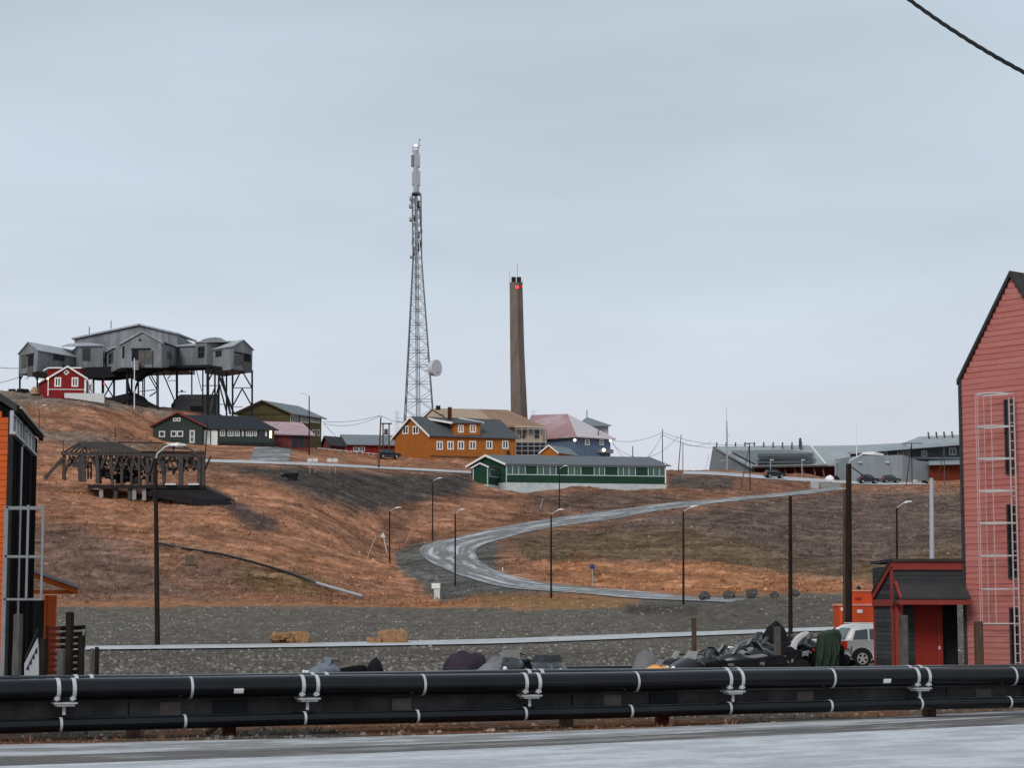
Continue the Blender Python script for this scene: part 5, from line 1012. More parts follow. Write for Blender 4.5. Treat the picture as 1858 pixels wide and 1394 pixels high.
br = [((391, 665, 368.5), (424, 750, 368.5), .34), ((399, 665, 368.2), (418, 752, 368.2), .34), ((396, 690, 369), (412, 752, 369), .24), ((391, 665, 370), (378, 692, 370), .22), ((391, 702, 370), (377, 734, 370), .22), ((397, 700, 369), (384, 752, 369), .24), ((366, 700, 370), (412, 700, 370), .13), ((397, 734, 370), (412, 734, 370), .12),
      ((438, 671, 368.6), (423, 703, 366.6), .17), ((438, 671, 368.6), (456.5, 703, 371), .17), ((422, 704, 366.5), (457, 704, 371), .14), ((439.5, 705.5, 368.8), (423.5, 735, 366.6), .17), ((439.5, 705.5, 368.8), (456, 735, 371), .17), ((423, 738.5, 366.6), (440, 738.5, 368.6), .1),
      ((293, 671, 370), (317, 728, 376), .16), ((316, 671, 374), (304, 688, 372), .12), ((304, 691, 372), (320, 691, 376), .11), ((356, 670, 371), (366, 710, 371), .12), ((264, 671, 371), (284, 706, 366), .14), ((269, 671, 370), (286, 702, 366), .14), ((262, 681, 371), (285, 681, 366), .12), ((251, 711, 370), (285, 707, 366), .12), ((272, 719, 369), (284, 711, 366), .16), ((280, 671, 368), (264, 676, 371), .12),
      ((186, 690, 374), (206, 722, 374), .2), ((206, 690, 374), (188, 722, 374), .2), ((158, 688, 374), (169, 720, 374), .16), ((170, 688, 374), (157, 720, 374), .16), ((231, 690, 366), (239, 725, 370), .3), ((251, 690, 370), (239, 725, 370), .3), ((36, 690, 371), (42, 679, 370), .2), ((68, 690, 366.5), (61, 678, 367), .2), ((45, 687, 370), (52, 687, 369.5), .08), ((210, 686, 373), (231, 682, 368), .25)]
for a, b, w_ in br: vbar(stn, 'brace', a, b, w_)
for k in range(7): vbar(stn, 'rung', (259, 680 + k * 6, 371.9), (262, 680 + k * 6, 371.9), .1)
for px, y0, y1 in ((201.5, 582, 596), (162, 593, 614)): vbar(stn, 'antenna', (px, y1, 383), (px, y0, 383), .12)
# coal heap with scrap under the station, concrete plinth
M('coal', (.022, .021, .023), .85, .4, 2, .4)
p = at(238, 731, 368); m = MB(); rng = random.Random(2); n = 26; rings = []
for i in range(5):
    t = i / 4; rings.append([Vector((p.x + math.cos(a) * 5.6 * (1 - t * .9) * rng.uniform(.85, 1.1), p.y + 2 + math.sin(a) * 4 * (1 - t * .9), gz(p.x + math.cos(a) * 5.6 * (1 - t), p.y + 2) - .6 + 2.1 * t * rng.uniform(.85, 1.15))) for a in np.linspace(0, 6.283, n, endpoint=False)])
m.loft(rings); o = m.build('coal_heap', 'coal', origin=(p.x, p.y + 2, gz(p.x, p.y))); tag(o, 'black heap of coal and scrap below the cableway station', 'coal heap')
pb = Wall((323, 373), (397, 375)); px0 = pb.pt(360, 750); r = thing('plinth', 'grey concrete plinth building under the station trestle', 'concrete block', (px0.x, px0.y, px0.z))
wpoly(r, pb, [(318, 760), (318, 729), (327, 716), (396, 716), (396, 765)], 6, M('plinth_concrete', (.085, .088, .09), .9, .25, 1, .2), 'wall'); m = MB(); pb.rbox(m, 345, 737, 368, 747, .02, .06); m.build('opening', 'iron_black', r); m = MB(); pb.rbox(m, 324, 725, 394, 727, .0, .08); m.build('ledge', 'plinth_concrete', r)
vbar(r, 'pipe_stub', (322, 711, 375), (338, 711, 375), .12); vbar(r, 'pipe_stub', (330, 712, 375), (330, 708, 375), .3)

PYREF['far'] = 700.0
# small red house with white trim, on the crest
M('barn_red', (.22, .022, .022), .75, .12, 1.5, .1, stripe=('h', .2, .08)); M('slate_roof', (.10, .105, .112), .8, .2, 1.5, .15, stripe=('z', .28, .10)); M('warm_lamp', (.9, .6, .3), .5, .0, 1, 0, emit=((1, .62, .28), 3.0)); M('red_lamp', (.9, .05, .05), .5, 0, 1, 0, emit=((1, .02, .03), 3.0)); M('white_lamp', (1, .9, .8), .5, 0, 1, 0, emit=((1, .86, .72), 1.6))
q = at(87, 712, 358); r = thing('red_cabin', 'small dark red cabin with white window frames on the crest', 'house', q)
l, f, _ = gable_house(r, (87.5, 357), (70, 366), (154.5, 357.4), 713, 686, 666, 'R', 'barn_red', 'slate_roof', 'white_paint', .35, .14, 1.5, board=.32)
window(r, f, 99, 685, 111, 702, 'white_paint', fw=.22, nv=1); window(r, f, 130, 685, 142, 702, 'white_paint', fw=.22, nv=1)
m = MB(); c = f.loc(120.5, 676); w_ = .5; m.prism([f.P(c[0], c[1] + w_, .08), f.P(c[0] + w_, c[1], .08), f.P(c[0], c[1] - w_, .08), f.P(c[0] - w_, c[1], .08)], f.n * -.06); d = m.build('diamond_window', 'white_paint', r); w_ = .25; m = MB(); m.prism([f.P(c[0], c[1] + w_, .1), f.P(c[0] + w_, c[1], .1), f.P(c[0], c[1] - w_, .1), f.P(c[0] - w_, c[1], .1)], f.n * -.04); m.build('pane', 'glass', d)
for x in (87.5, 154): m = MB(); a = f.loc(x, 700)[0]; f.box(m, a - .08, a + .08, _['zb'] - .5, _['ze'], -.02, .07); m.build('corner_board', 'white_paint', r)
m = MB(); f.rbox(m, 88, 706, 154, 707.6, 0, .06); m.build('skirting', 'off_white', r)
rb_ = Wall((84, 364), (147, 364)); wpoly(r, rb_, [(86, 700), (86, 672), (98, 668), (145, 668), (145, 700)], 4, 'barn_red', 'rear_wing'); m = MB(); m.bar(rb_.pt(79, 673, .2), rb_.pt(88, 668, .2), .3, .2); m.bar(rb_.pt(88, 668, .2), rb_.pt(148, 668, .2), .3, .22); m.build('rear_eave', 'white_paint', r)
for x, y, Y in ((86.3, 687.5, 356.6), (71, 692.5, 364)):
    m = MB(); m.sphere(at(x, y, Y), .17, 8, 6); m.build('wall_lamp', 'warm_lamp', r)
m = MB(); m.tube(at(115, 668, 360), at(115, 661, 360), .18, n=8); m.build('flue', 'iron_black', r)
rwl = Wall((117, 356), (189.5, 357.5)); m = MB(); rwl.poly(m, [(117, 713.5), (189, 714), (189.5, 732), (150, 726), (117, 722)], .4); o = m.build('retaining_wall', 'off_white', origin=rwl.pt(150, 722)); tag(o, 'low white wall below the small red cabin', 'wall')
for x in (157, 161, 167): vbar(r, 'porch_post', (x, 689, 359), (x, 714, 359), .16, 'white_paint')
vbar(r, 'porch_rail', (156, 689.5, 359), (168, 689.5, 359), .14, 'white_paint'); vbar(r, 'porch_brace', (161, 712, 359), (166, 692, 359), .10, 'white_paint')
m = MB(); m.sphere(at(189, 696, 361.6), .14, 8, 6); o = m.build('signal_lamp', 'red_lamp', origin=at(189, 696, 361.6)); tag(o, 'small red lamp lit on the dark pole by the white wall', 'lamp')
cover('tarped_heap', 'tarped heap beside the small red cabin, yellow lamplight painted into its colour', 'heap', Loc(at(63, 705, 362).x, 362, at(63, 712, 362).z - .3, 0), .75, .7, 1.3, M('tarp_lamplit', (.38, .28, .16), .8, .2, 2, .2), 21)  # yellow lamplight on the heap is put into its base colour
p = at(36, 712, 366); m = MB(); rng = random.Random(9)
for i in range(26): m.box((p.x + rng.uniform(-1.9, 1.7), 366 + rng.uniform(-.8, .8), p.z + rng.uniform(-.1, .55)), (rng.uniform(.3, .9), .5, rng.uniform(.2, .5)), rng.uniform(0, 3))
o = m.build('scrap_heap', 'coal', origin=p); tag(o, 'low heap of dark scrap beneath the station end', 'scrap heap')

PYREF['far'] = 790.0
# olive building, green house, garage
M('olive_wall', (.115, .098, .050), .8, .15, 1, .1, stripe=('h', .3, .06)); M('grey_roof', (.19, .21, .225), .7, .15, 1.2, .1); M('black_roof', (.035, .039, .045), .75, .2, 1.2, .1); M('green_wall', (.040, .052, .046), .8, .15, 1, .1, stripe=('z', .2, .10)); M('pink_roof', (.42, .30, .32), .8, .15, 1, .1, second=(.36, .24, .25)); M('dull_red', (.15, .045, .042), .8, .2, 1, .1)
r = thing('olive_building', 'large olive-green gabled building with rows of white windows', 'building', at(524, 818, 395))
l, f, _ = gable_house(r, (524, 395), (432, 396), (583, 405), 824, 749.5, 729, 'L', 'olive_wall', 'grey_roof', 'olive_wall', .7, .2, 3)
for x0, x1, n in ((526.5, 540.5, 3), (545, 559.5, 4), (563, 580, 4)): window(r, f, x0, 753, x1, 767.5, 'off_white', fw=.18, nv=n, mw=.14)
for x0, x1 in ((566.5, 571.5), (575, 580)): window(r, f, x0, 779.5, x1, 791.5, 'off_white', fw=.16, nv=0)
m = MB(); l.rbox(m, 432, 751.2, 524, 752.2, 0, .1); m.build('drip_board', 'brown_timber', r)
r = thing('green_house', 'dark green gabled house with red barge boards and a long low wing', 'house', at(330, 810, 345))
l, f, _ = gable_house(r, (367, 345), (277.5, 345.6), (392, 357), 812, 772.5, 750, 'L', 'green_wall', 'grey_roof', 'red_trim', .5, .16, 3)
window(r, l, 288.5, 782.5, 299.5, 793.5, 'off_white', fw=.17, nv=0); window(r, l, 310, 782, 320.5, 793, 'off_white', fw=.17, nv=0); window(r, l, 321.5, 782, 332.5, 793, 'off_white', fw=.17, nv=0); window(r, l, 314, 758.5, 320.5, 765, 'off_white', fw=.15, nv=0); window(r, l, 321.2, 758.5, 327.7, 765, 'off_white', fw=.15, nv=0)
window(r, l, 344, 781, 353.5, 804, 'off_white', 'glass_grey', fw=.2, nv=0, nh=1, name='door')
l2_, f2, _2 = gable_house(r, (369.5, 346.5), (284, 355), (497.5, 349), 811, 778, 754.5, 'L', 'green_wall', 'black_roof', None, .45, .16, 3, wall_name='wing')
for x0, x1 in ((369.5, 381), (383, 394.5)): m = MB(); f2.rbox(m, x0, 781, x1, 809.5, 0, .08); m.build('door', 'white_paint', r)
for x0, x1, n in ((399, 408.5, 1), (413, 423.5, 1), (426, 435, 1), (439, 442, 0), (446, 459, 2), (461, 466, 0), (481, 484.5, 0)): window(r, f2, x0, 780, x1, 792, 'off_white', 'glass_grey', fw=.13, nv=n)
m = MB(); f2.rbox(m, 469.5, 781, 479, 803, .0, .05); m.build('doorway', 'glass', r); m = MB(); f2.rbox(m, 489, 780.5, 493, 795, .03, .12); m.build('wall_lamp', 'warm_lamp', r); m = MB(); f2.rbox(m, 397, 804, 497, 812, .0, .10); m.build('plinth', 'black_steel', r)
r = thing('red_garage', 'dull red garage with a pinkish frosted roof and dark doors', 'garage', at(530, 812, 352))
l, f, _ = gable_house(r, (496.5, 353), (455, 362), (563, 355), 813, 787, 767, 'L', 'dull_red', 'pink_roof', None, .6, .2, 3)
for x0, x1, mt in ((504, 521.5, 'dull_red'), (529.5, 539.5, 'black_roof'), (541.5, 551, 'black_roof'), (553, 559, 'black_roof')): m = MB(); f.rbox(m, x0, 790, x1, 812, .0, .07); m.build('door', mt, r)
r = thing('far_house', 'low dark red house with a grey roof and white window band, far off', 'house', at(660, 824, 428))
l, f, _ = gable_house(r, (630, 428), (616, 437), (722, 430), 826, 806, 790.5, 'L', 'barn_red', 'grey_roof', None, .6, .2, 3); window(r, f, 641, 811, 651, 819.5, 'off_white', fw=.15, nv=1); window(r, f, 652, 811, 662, 819.5, 'off_white', fw=.15, nv=1)
r = thing('far_house', 'brown-roofed low house next to the olive building, far off', 'house', at(600, 824, 415)); gable_house(r, (600, 415), (583, 424), (626, 418), 826, 808, 793, 'L', 'dull_red', 'dark_roof', None, .6, .2, 3)
r = thing('roadside_fence', 'sparse grey post fence between the garage and the far houses', 'fence', at(620, 822, 395))
for i in range(12): vbar(r, 'post', (578 + i * 10, 812 + i * 1.0, 392), (578 + i * 10, 824 + i * 1.2, 392), .12, 'lamp_metal')
vbar(r, 'rail', (576, 813, 392), (692, 825, 392), .1, 'lamp_metal')
p = at(703, 830, 372); car('parked_pickup', 'black car beside the wall of the orange house', Loc(p.x - 1.6, 372, gz(p.x, 372), .2, .95), 'car_black', spare=False)
r = thing('transformer_frame', 'dark timber transformer frame between the brown lamp pole and the mast', 'pole frame', at(700, 800, 420))
for x in (695, 706): vbar(r, 'post', (x, 769, 420), (x, 815, 420), .25, 'brown_timber')
vbar(r, 'cross_arm', (692, 769, 420), (711, 769, 420), .25, 'brown_timber'); vbar(r, 'shelf', (696, 788, 420), (705, 788, 420), .2, 'grey_timber'); m = MB(); m.box(at(700.5, 783, 420), (.7, .6, .9)); m.build('transformer', 'grey_timber', r)

# orange house
M('ochre_wall', (.36, .125, .030), .75, .10, 1, .08, stripe=('h', .18, .05))
M('charcoal_roof', (.085, .092, .10), .7, .15, 1, .1)
r = thing('orange_house', 'ochre orange house with a wide dormer and white window frames', 'house', at(780, 832, 380))
l, f, _ = gable_house(r, (780.5, 380), (716.5, 387), (935.5, 386), 832, 789, 757.5, 'L', 'ochre_wall', 'charcoal_roof', 'white_paint', .5, .16, 3, board=.4)
for x0, x1 in ((792, 803.5), (811.5, 823), (830.5, 842), (851.5, 863.5), (882, 893.5), (911, 922.5)): window(r, f, x0, 801 - (x0 - 792) * .01, x1, 816.5 - (x0 - 792) * .012, 'white_paint', fw=.2, nv=1, mw=.2)
for x0, x1 in ((731, 741.5), (749, 760)): window(r, l, x0, 773, x1, 788, 'white_paint', fw=.2, nv=1, mw=.2)
dw = Wall((823, 381.55), (871.5, 383.4)); wpoly(r, dw, [(823.5, 790), (823.5, 768), (871.5, 768), (871.5, 790)], 4.2, 'ochre_wall', 'dormer_wall', .06)
for x0, x1 in ((830.5, 841), (852, 863.5)): window(r, dw, x0, 771, x1, 785.5, 'white_paint', fw=.2, nv=1, mw=.2, out=.14)
m = MB(); m.prism([dw.pt(819, 767.5, .5), dw.pt(876, 767.5, .5), dw.pt(848, 755.8, -4.5), dw.pt(789, 755.8, -4.5)], (0, 0, -.18)); m.build('dormer_roof', 'charcoal_roof', r)
for a, b in ((789, 819), (848, 876)): m = MB(); m.bar(dw.pt(a, 756, -4.4), dw.pt(b, 768.4, .56), .1, .34); m.build('dormer_board', 'white_paint', r)
m = MB(); q = at(816, 751, 384.5); m.box(q, (.62, .62, 2.4), .3); m.build('chimney', M('brick_dark', (.07, .03, .022), .85, .2, 4, .1), r)
m = MB(); f.rbox(m, 781, 829, 935, 831, .0, .08); m.build('plinth', 'brown_timber', r)
m = MB(); f.rbox(m, 919.5, 818, 923.5, 827, .0, .35); m.build('meter_box', 'brick_dark', r)

# half-built house with scaffold behind
M('beige_roof', (.36, .27, .20), .85, .12, 1, .1, stripe=('h', .5, .06)); M('beige_roof_dark', (.27, .175, .125), .85, .12, 1, .1, stripe=('h', .5, .08)); M('cream_wall', (.46, .37, .28), .85, .1, 1, .05)
r = thing('unfinished_house', 'beige house under construction with bare roof boarding and scaffold', 'house', at(960, 830, 401))
uw = Wall((775, 403), (984, 400.5)); wpoly(r, uw, [(775, 840), (775, 774), (984, 774), (984, 840)], 9, 'cream_wall', 'wall')
def P4(*q): return [at(*p) for p in q]
m = MB(); m.prism(P4((770, 755, 402), (786, 741, 409), (868, 742.5, 409), (905, 773, 399.4), (770, 773, 399.6)), (0, 0, -.3)); m.build('roof', 'beige_roof', r)
m = MB(); m.prism(P4((868, 742.5, 409), (921, 744, 409), (987, 773, 399.2), (905, 773, 399.4)), (0, 0, -.3)); m.build('roof', 'beige_roof_dark', r)
m = MB(); m.prism(P4((786, 741, 409), (921, 744, 409), (987, 773, 417), (770, 773, 417)), (0, 0, -.3)); m.build('roof', 'beige_roof', r)
vbar(r, 'fascia', (934, 774.5, 399.3), (987, 775.5, 399.1), .35, 'cream_wall'); 
for x0, x1 in ((943, 954.5), (967.5, 980)): window(r, uw, x0, 780, x1, 797, 'cream_wall', 'glass', fw=.1, nv=0, nh=1)
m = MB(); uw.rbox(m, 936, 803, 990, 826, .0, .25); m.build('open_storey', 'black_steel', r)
m = MB(); m.tube(at(795, 744, 404), at(795, 736.5, 404), .45, n=10); m.build('flue', 'iron_black', r)
m = MB(); q = [at(770, 757, 399), at(784, 744, 400), at(806, 757, 399)]; m.bar(q[0], q[1], .25); m.bar(q[1], q[2], .25); m.build('truss', 'brown_timber', r)
sc_ = thing('scaffold', 'grey tube scaffold in front of the beige unfinished house', 'scaffold', at(962, 828, 398))
for x in (936, 947, 958, 969, 980, 990): vbar(sc_, 'upright', (x, 776, 398), (x, 832, 398), .09, 'galvanised')
for y in (779, 803, 810, 818, 826): vbar(sc_, 'ledger', (935, y, 397.9), (992, y, 397.9), .10, 'galvanised')
for y in (806, 821): vbar(sc_, 'plank', (935, y, 398.4), (992, y, 398.4), .5, 'grey_timber', .12)
sc_ = thing('scaffold_tower', 'narrow grey scaffold stair beside the mast foot', 'scaffold', at(722, 800, 398))
for x in (718.5, 722.5): vbar(sc_, 'upright', (x, 746, 398), (x, 800, 398), .1, 'galvanised')
for y in (747, 752, 757, 762): vbar(sc_, 'ledger', (718, y, 398), (723, y, 398), .08, 'galvanised')
vbar(sc_, 'rail', (718, 759, 398), (737, 759, 398), .08, 'galvanised'); vbar(sc_, 'deck', (718, 765.5, 398), (737, 765.5, 398), .16, 'galvanised')

# blue house with frosted red hip roof
M('blue_wall', (.115, .16, .235), .8, .12, 1, .08, stripe=('h', .25, .05)); M('frosted_red_roof', (.33, .205, .215), .8, .14, .45, .1, second=(.46, .38, .40), sec_amt=.45, stretch=(.6, .6, 1.5)); M('frosted_roof', (.50, .45, .47), .8, .10, .8, .1)
r = thing('blue_house', 'blue house with a hipped frost-streaked red roof and lit lamps', 'house', at(1047, 826, 409))
bl, bf = Wall((955, 417), (1046.5, 409)), Wall((1046.5, 409), (1107.5, 414))
zb0 = at(1046, 830, 409).z - 2; ze = at(1046, 794, 409).z; m = MB(); V = lambda p, z: Vector((p.x, p.y, z)); n_ = bl.B; lft = bl.A; rgt = bf.B; bck = lft + rgt - n_
m.prism([V(lft, zb0), V(n_, zb0), V(rgt, zb0), V(bck, zb0)], (0, 0, ze - zb0)); m.build('wall', 'blue_wall', r)
rA = at(964, 755.5, 421); rB = at(1029.5, 753.5, 414.5); o_ = .8
lo_ = V(lft, ze - .1) - bl.d * o_ + bl.n * o_; no_ = V(n_, ze - .1) + (bl.n + bf.n) * o_ * .8; ro_ = V(rgt, ze - .1) + bf.d * o_ + bf.n * o_; bo_ = V(bck, ze - .1) - bl.n * o_ - bf.n * o_
for q, mt in (([lo_, no_, rB, rA], 'frosted_red_roof'), ([no_, ro_, rB], 'frosted_roof'), ([ro_, bo_, rA, rB], 'frosted_roof'), ([bo_, lo_, rA], 'frosted_red_roof')): m = MB(); m.prism([p + Vector((0, 0, .25)) for p in q], (0, 0, -.22)); m.build('roof', mt, r)
for x0, x1 in ((1061, 1069.5), (1087.5, 1095)): window(r, bf, x0, 797.5, x1, 808, 'white_paint', fw=.2, nv=0, nh=1)
for x, y, Y, s_ in ((1043, 799, 408.4, .30), (1107.5, 800, 412.6, .26), (1095.5, 817, 411, .36)): m = MB(); m.sphere(at(x, y, Y), s_, 8, 6); m.build('wall_lamp', 'white_lamp', r)
m = MB(); bf.rbox(m, 1083, 816, 1106, 823, .1, 1.2); m.build('entrance_box', 'shell_grey', r)
cw = Wall((1070, 420), (1104, 421)); wpoly(r, cw, [(1060, 800), (1060, 770), (1104, 771), (1104, 800)], 5, M('pale_grey_wall', (.42, .42, .45), .8, .08, 1, .05), 'turret_wall')
apx = at(1065, 757, 424); q = [at(1051, 768, 420), at(1072, 772.5, 418.6), at(1109, 772, 420.5), at(1095, 768, 428)]
for i in range(4): m = MB(); m.prism([q[i], q[(i + 1) % 4], apx], (0, 0, -.2)); m.build('turret_roof', 'grey_roof', r)
vbar(r, 'finial', (1065, 757.5, 424), (1065, 745, 424), .16); vbar(r, 'roof_pole', (1084, 800, 412), (1086.5, 779, 412), .2, 'grey_timber')
for x in (966, 970): vbar(r, 'roof_rail', (x, 757, 420), (x, 746, 420), .1, 'galvanised')
vbar(r, 'roof_rail', (966, 746.5, 420), (970, 746.5, 420), .1, 'galvanised')
r = thing('orange_shed', 'small ochre shed with white barge boards behind the green barrack', 'shed', at(1000, 828, 392))
gable_house(r, (1012, 388), (981.5, 388.6), (1046, 395), 832, 821, 809, 'L', 'ochre_wall', 'grey_roof', 'white_paint', .3, .12, 2, board=.3)

PYREF['far'] = 862.0
# long green barrack
M('barrack_green', (.022, .055, .036), .75, .15, 1, .08, stripe=('z', .22, .10)); M('barrack_glass', (.050, .085, .080), .2, .3, .6, 0, spec=.6); M('mint_trim', (.44, .55, .49), .7, .08, 2, 0); M('white_wash', (.50, .54, .54), .8, .15, 1, .1, second=(.40, .42, .40), sec_amt=.4)
M('felt_roof', (.135, .15, .165), .8, .12, 1, .1)
r = thing('green_barrack', 'long low dark green barrack on a whitewashed foundation', 'building', at(918, 890, 355))
l, f, D_ = gable_house(r, (918.5, 355), (855, 360.5), (1208, 360), 877, 841.5, 827.5, 'L', 'barrack_green', 'felt_roof', 'white_paint', .55, .16, 0, board=.35)
m = MB(); zf = D_['zb']; N_, L_, R_, B_ = [D_[k].copy() for k in 'NLRB']
for p in (N_, L_, R_, B_): p.z = zf - 3.2
e1 = (R_ - N_).normalized() * .06; e2 = (L_ - N_).normalized() * .06
m.prism([L_ + e2 - e1, N_ - e1 - e2, R_ + e1 - e2, B_ + e1 + e2], (0, 0, 3.3)); m.build('foundation', 'white_wash', r)
bars = [919.5, 930, 941, 953, 975, 986, 998, 1009, 1031, 1042, 1054, 1078, 1087.5, 1097, 1121.5, 1131, 1141, 1153, 1176, 1186, 1196.5, 1206.5]; wide = {3, 7, 10, 13, 17}
zt0 = f.loc(1060, 846)[1]; zt1 = f.loc(1060, 862.5)[1]; la, lb = f.loc(919, 850)[0], f.loc(1207, 850)[0]
for z_, h_ in ((zt0, .12), (zt1, .12)): m = MB(); f.box(m, la, lb, z_ - h_, z_ + h_ * .2, 0, .10); m.build('window_rail', 'mint_trim', r)
for i, b_ in enumerate(bars):
    lq = f.loc(b_, 854)[0]; m = MB(); f.box(m, lq - .06, lq + .06, zt1, zt0, 0, .085); m.build('window_post', 'mint_trim', r)
    if i + 1 < len(bars) and i not in wide:
        lq2 = f.loc(bars[i + 1], 854)[0]; m = MB(); f.box(m, lq + .06, lq2 - .06, zt1 + .03, zt0 - .12, 0, .03); m.build('pane', 'barrack_glass', r)
m = MB(); f.rbox(m, 1206.2, 838, 1208.3, 878, .0, .12); m.build('corner_board', 'white_paint', r)
lz = f.loc(918.5, 860)[0]; m = MB(); f.box(m, -.06, .10, zf, D_['ze'], 0, .09); m.build('corner_board', 'mint_trim', r)
pl2, pf2, Dp = gable_house(r, (886, 351.5), (857.5, 353.5), (905, 356.5), 879, 848, 841.5, 'L', 'barrack_green', 'dark_roof', 'white_paint', .25, .12, 0, board=.25, wall_name='porch')
m = MB(); q = [Dp[k].copy() for k in 'LNRB']
for p in q: p.z = Dp['zb'] - 3
m.prism(q, (0, 0, 3.05)); m.build('porch_foundation', 'white_wash', r); window(r, pf2, 888, 852, 904, 866.5, 'mint_trim', 'barrack_glass', fw=.12, nv=0)
for x in (859, 885): m = MB(); pl2.rbox(m, x - .8, 849, x + .8, 879, 0, .07); m.build('corner_board', 'mint_trim', r)

# ================================================================ MAST AND CHIMNEY
ms = at(760.5, 770, 432); r = thing('radio_mast', 'tall grey lattice radio mast with a round white dish', 'radio mast', (ms.x, 432, gz(ms.x, 432)))
M('mast_steel', (.17, .18, .195), .6, .15, 2, 0, metal=.3)
lv = [775, 760, 727, 695, 664, 638, 613, 588, 563, 541, 520, 501, 484, 468, 452, 437, 422, 408, 394, 380, 366, 352]
def half(y): 
    t = max(0, min(1, (755 - y) / (755 - 470))); return (25.5 - 17.6 * t if y <= 755 else 25.5 + (y - 755) * .065) / (FPX / 432)
def ctr(y): return 760.5 - (755 - y) * .0115
def cpt(y, i):
    h = half(y); c = at(ctr(y), y, 432); return c + Vector(((-h, -h * 0.9), (h, -h * .9), (h, h * .9), (-h, h * .9))[i] + (0,)) if False else c + Vector((((-h), h, h, -h)[i], (-h, -h, h, h)[i], 0))
for i in range(4):
    m = MB(); m.path([cpt(y, i) for y in lv], .11, 6); m.build('leg', 'mast_steel', r)
for k in range(len(lv) - 1):
    for i in range(4):
        a, b, c, d = cpt(lv[k], i), cpt(lv[k], (i + 1) % 4), cpt(lv[k + 1], i), cpt(lv[k + 1], (i + 1) % 4)
        m = MB(); m.bar(c, d, .10); m.build('crossbar', 'mast_steel', r)
        mid_a = (a + b) / 2; mid_c = (c + d) / 2; mm = [(a + c) / 2, (b + d) / 2]
        if k < 12:
            for e in mm:
                m = MB(); m.bar(mid_a, e, .085); m.build('brace', 'mast_steel', r); m = MB(); m.bar(e, mid_c, .085); m.build('brace', 'mast_steel', r)
        else:
            m = MB(); m.bar(a, d, .08); m.build('brace', 'mast_steel', r)
for dx in (-.55, -.2, .2): m = MB(); m.tube(at(760.5, 775, 432) + Vector((dx, 0, 0)), at(ctr(352) , 352, 432) + Vector((dx * .6, 0, 0)), .09, n=6); m.build('feeder_cable', 'mast_steel' if dx < 0 else 'shell_grey', r)
m = MB(); m.path([at(755.5, 352, 432), at(754.6, 300, 432), at(754.4, 272, 432)], [.62, .5, .45], 10); m.build('top_tube', M('pale_steel', (.34, .36, .38), .6, .12, 2, 0), r, smooth=True)
for x0, x1, y0, y1 in ((745.5, 752, 281, 302), (753, 763, 279, 303), (747, 753, 311, 336), (757, 763, 310, 337)):
    for dy in (-.3, .5): m = MB(); m.box(at((x0 + x1) / 2, (y0 + y1) / 2, 432) + Vector((0, dy, 0)), ((x1 - x0) / 8.91 * .8, .3, (y1 - y0) / 8.91)); m.build('panel_antenna', 'mast_steel' if x0 < 746 else 'pale_steel', r, bevel=.05)
m = MB(); m.tube(at(755, 350, 432), at(755, 354, 432), .95, n=12); m.build('collar', 'iron_black', r)
rng = random.Random(4)
for i in range(22):
    y = 356 + i * 5.2 + rng.uniform(-2, 2); s = rng.choice((-1, 1)); m = MB(); q = at(755.8 + s * rng.uniform(3, 9.5), y, 432 + rng.uniform(-.9, .3)); m.box(q, (rng.uniform(.22, .5), .3, rng.uniform(.5, 2.2))); m.build('antenna_unit', rng.choice(('mast_steel', 'iron_black', 'pale_steel', 'shell_grey')), r)
for x, y in ((743.5, 360), (742.5, 374), (743, 398), (744, 466)): m = MB(); q = at(x, y, 431.5); m.tube(q, q + Vector((.5, .1, 0)), .5 if y < 460 else .35, n=12); m.build('drum_antenna', 'pale_steel', r, smooth=True)
q = at(791, 668, 430.2); m = MB(); dv = Vector((.80, -.58, 0)).normalized(); m.tube(q - dv * .95, q + dv * .25, 1.55, 1.72, n=28); m.sphere(q + dv * .2, 1.70, 24, 8, (.12, .12, 1.0)) if False else None; dsh = m.build('dish', M('dish_white', (.55, .56, .60), .55, .06, 1, 0), r, smooth=True)
q2 = q + dv * .26 + Vector((.1, .1, -.9)); m = MB(); sd = Vector((-dv.y, dv.x, 0)); m.prism([q2 - sd * .4, q2 + sd * .4, q2 + sd * .4 + Vector((0, 0, .13)), q2 - sd * .4 + Vector((0, 0, .13))], dv * .03); m.build('maker_mark', 'shell_grey', dsh)
for z_ in (-.5, .6): m = MB(); m.bar(at(772, 668, 432) + Vector((0, 0, z_)), q - dv * .8 + Vector((0, 0, z_ * .6)), .16); m.build('dish_bracket', 'mast_steel', r)
m = MB(); m.bar(at(762, 640, 431), at(776, 640, 431), .12); m.bar(at(762, 651, 431), at(776, 651, 431), .12); m.bar(at(776, 640, 431), at(776, 651, 431), .12); m.build('bracket_frame', 'mast_steel', r)
for x0, y0, x1, y1 in ((749, 278, 749, 267), (759, 278, 759, 267), (749, 267, 759.5, 267), (760, 270, 761, 252), (760, 252, 763.5, 253.5), (761, 263, 763.5, 264)): vbar(r, 'top_rail', (x0, y0, 432), (x1, y1, 432), .13, 'mast_steel')
m = MB(); m.sphere(at(754.5, 263.5, 432), .3, 8, 6); m.build('beacon', M('pink_beacon', (1, .8, .8), .5, 0, 1, 0, emit=((1, .72, .75), 1.5)), r)
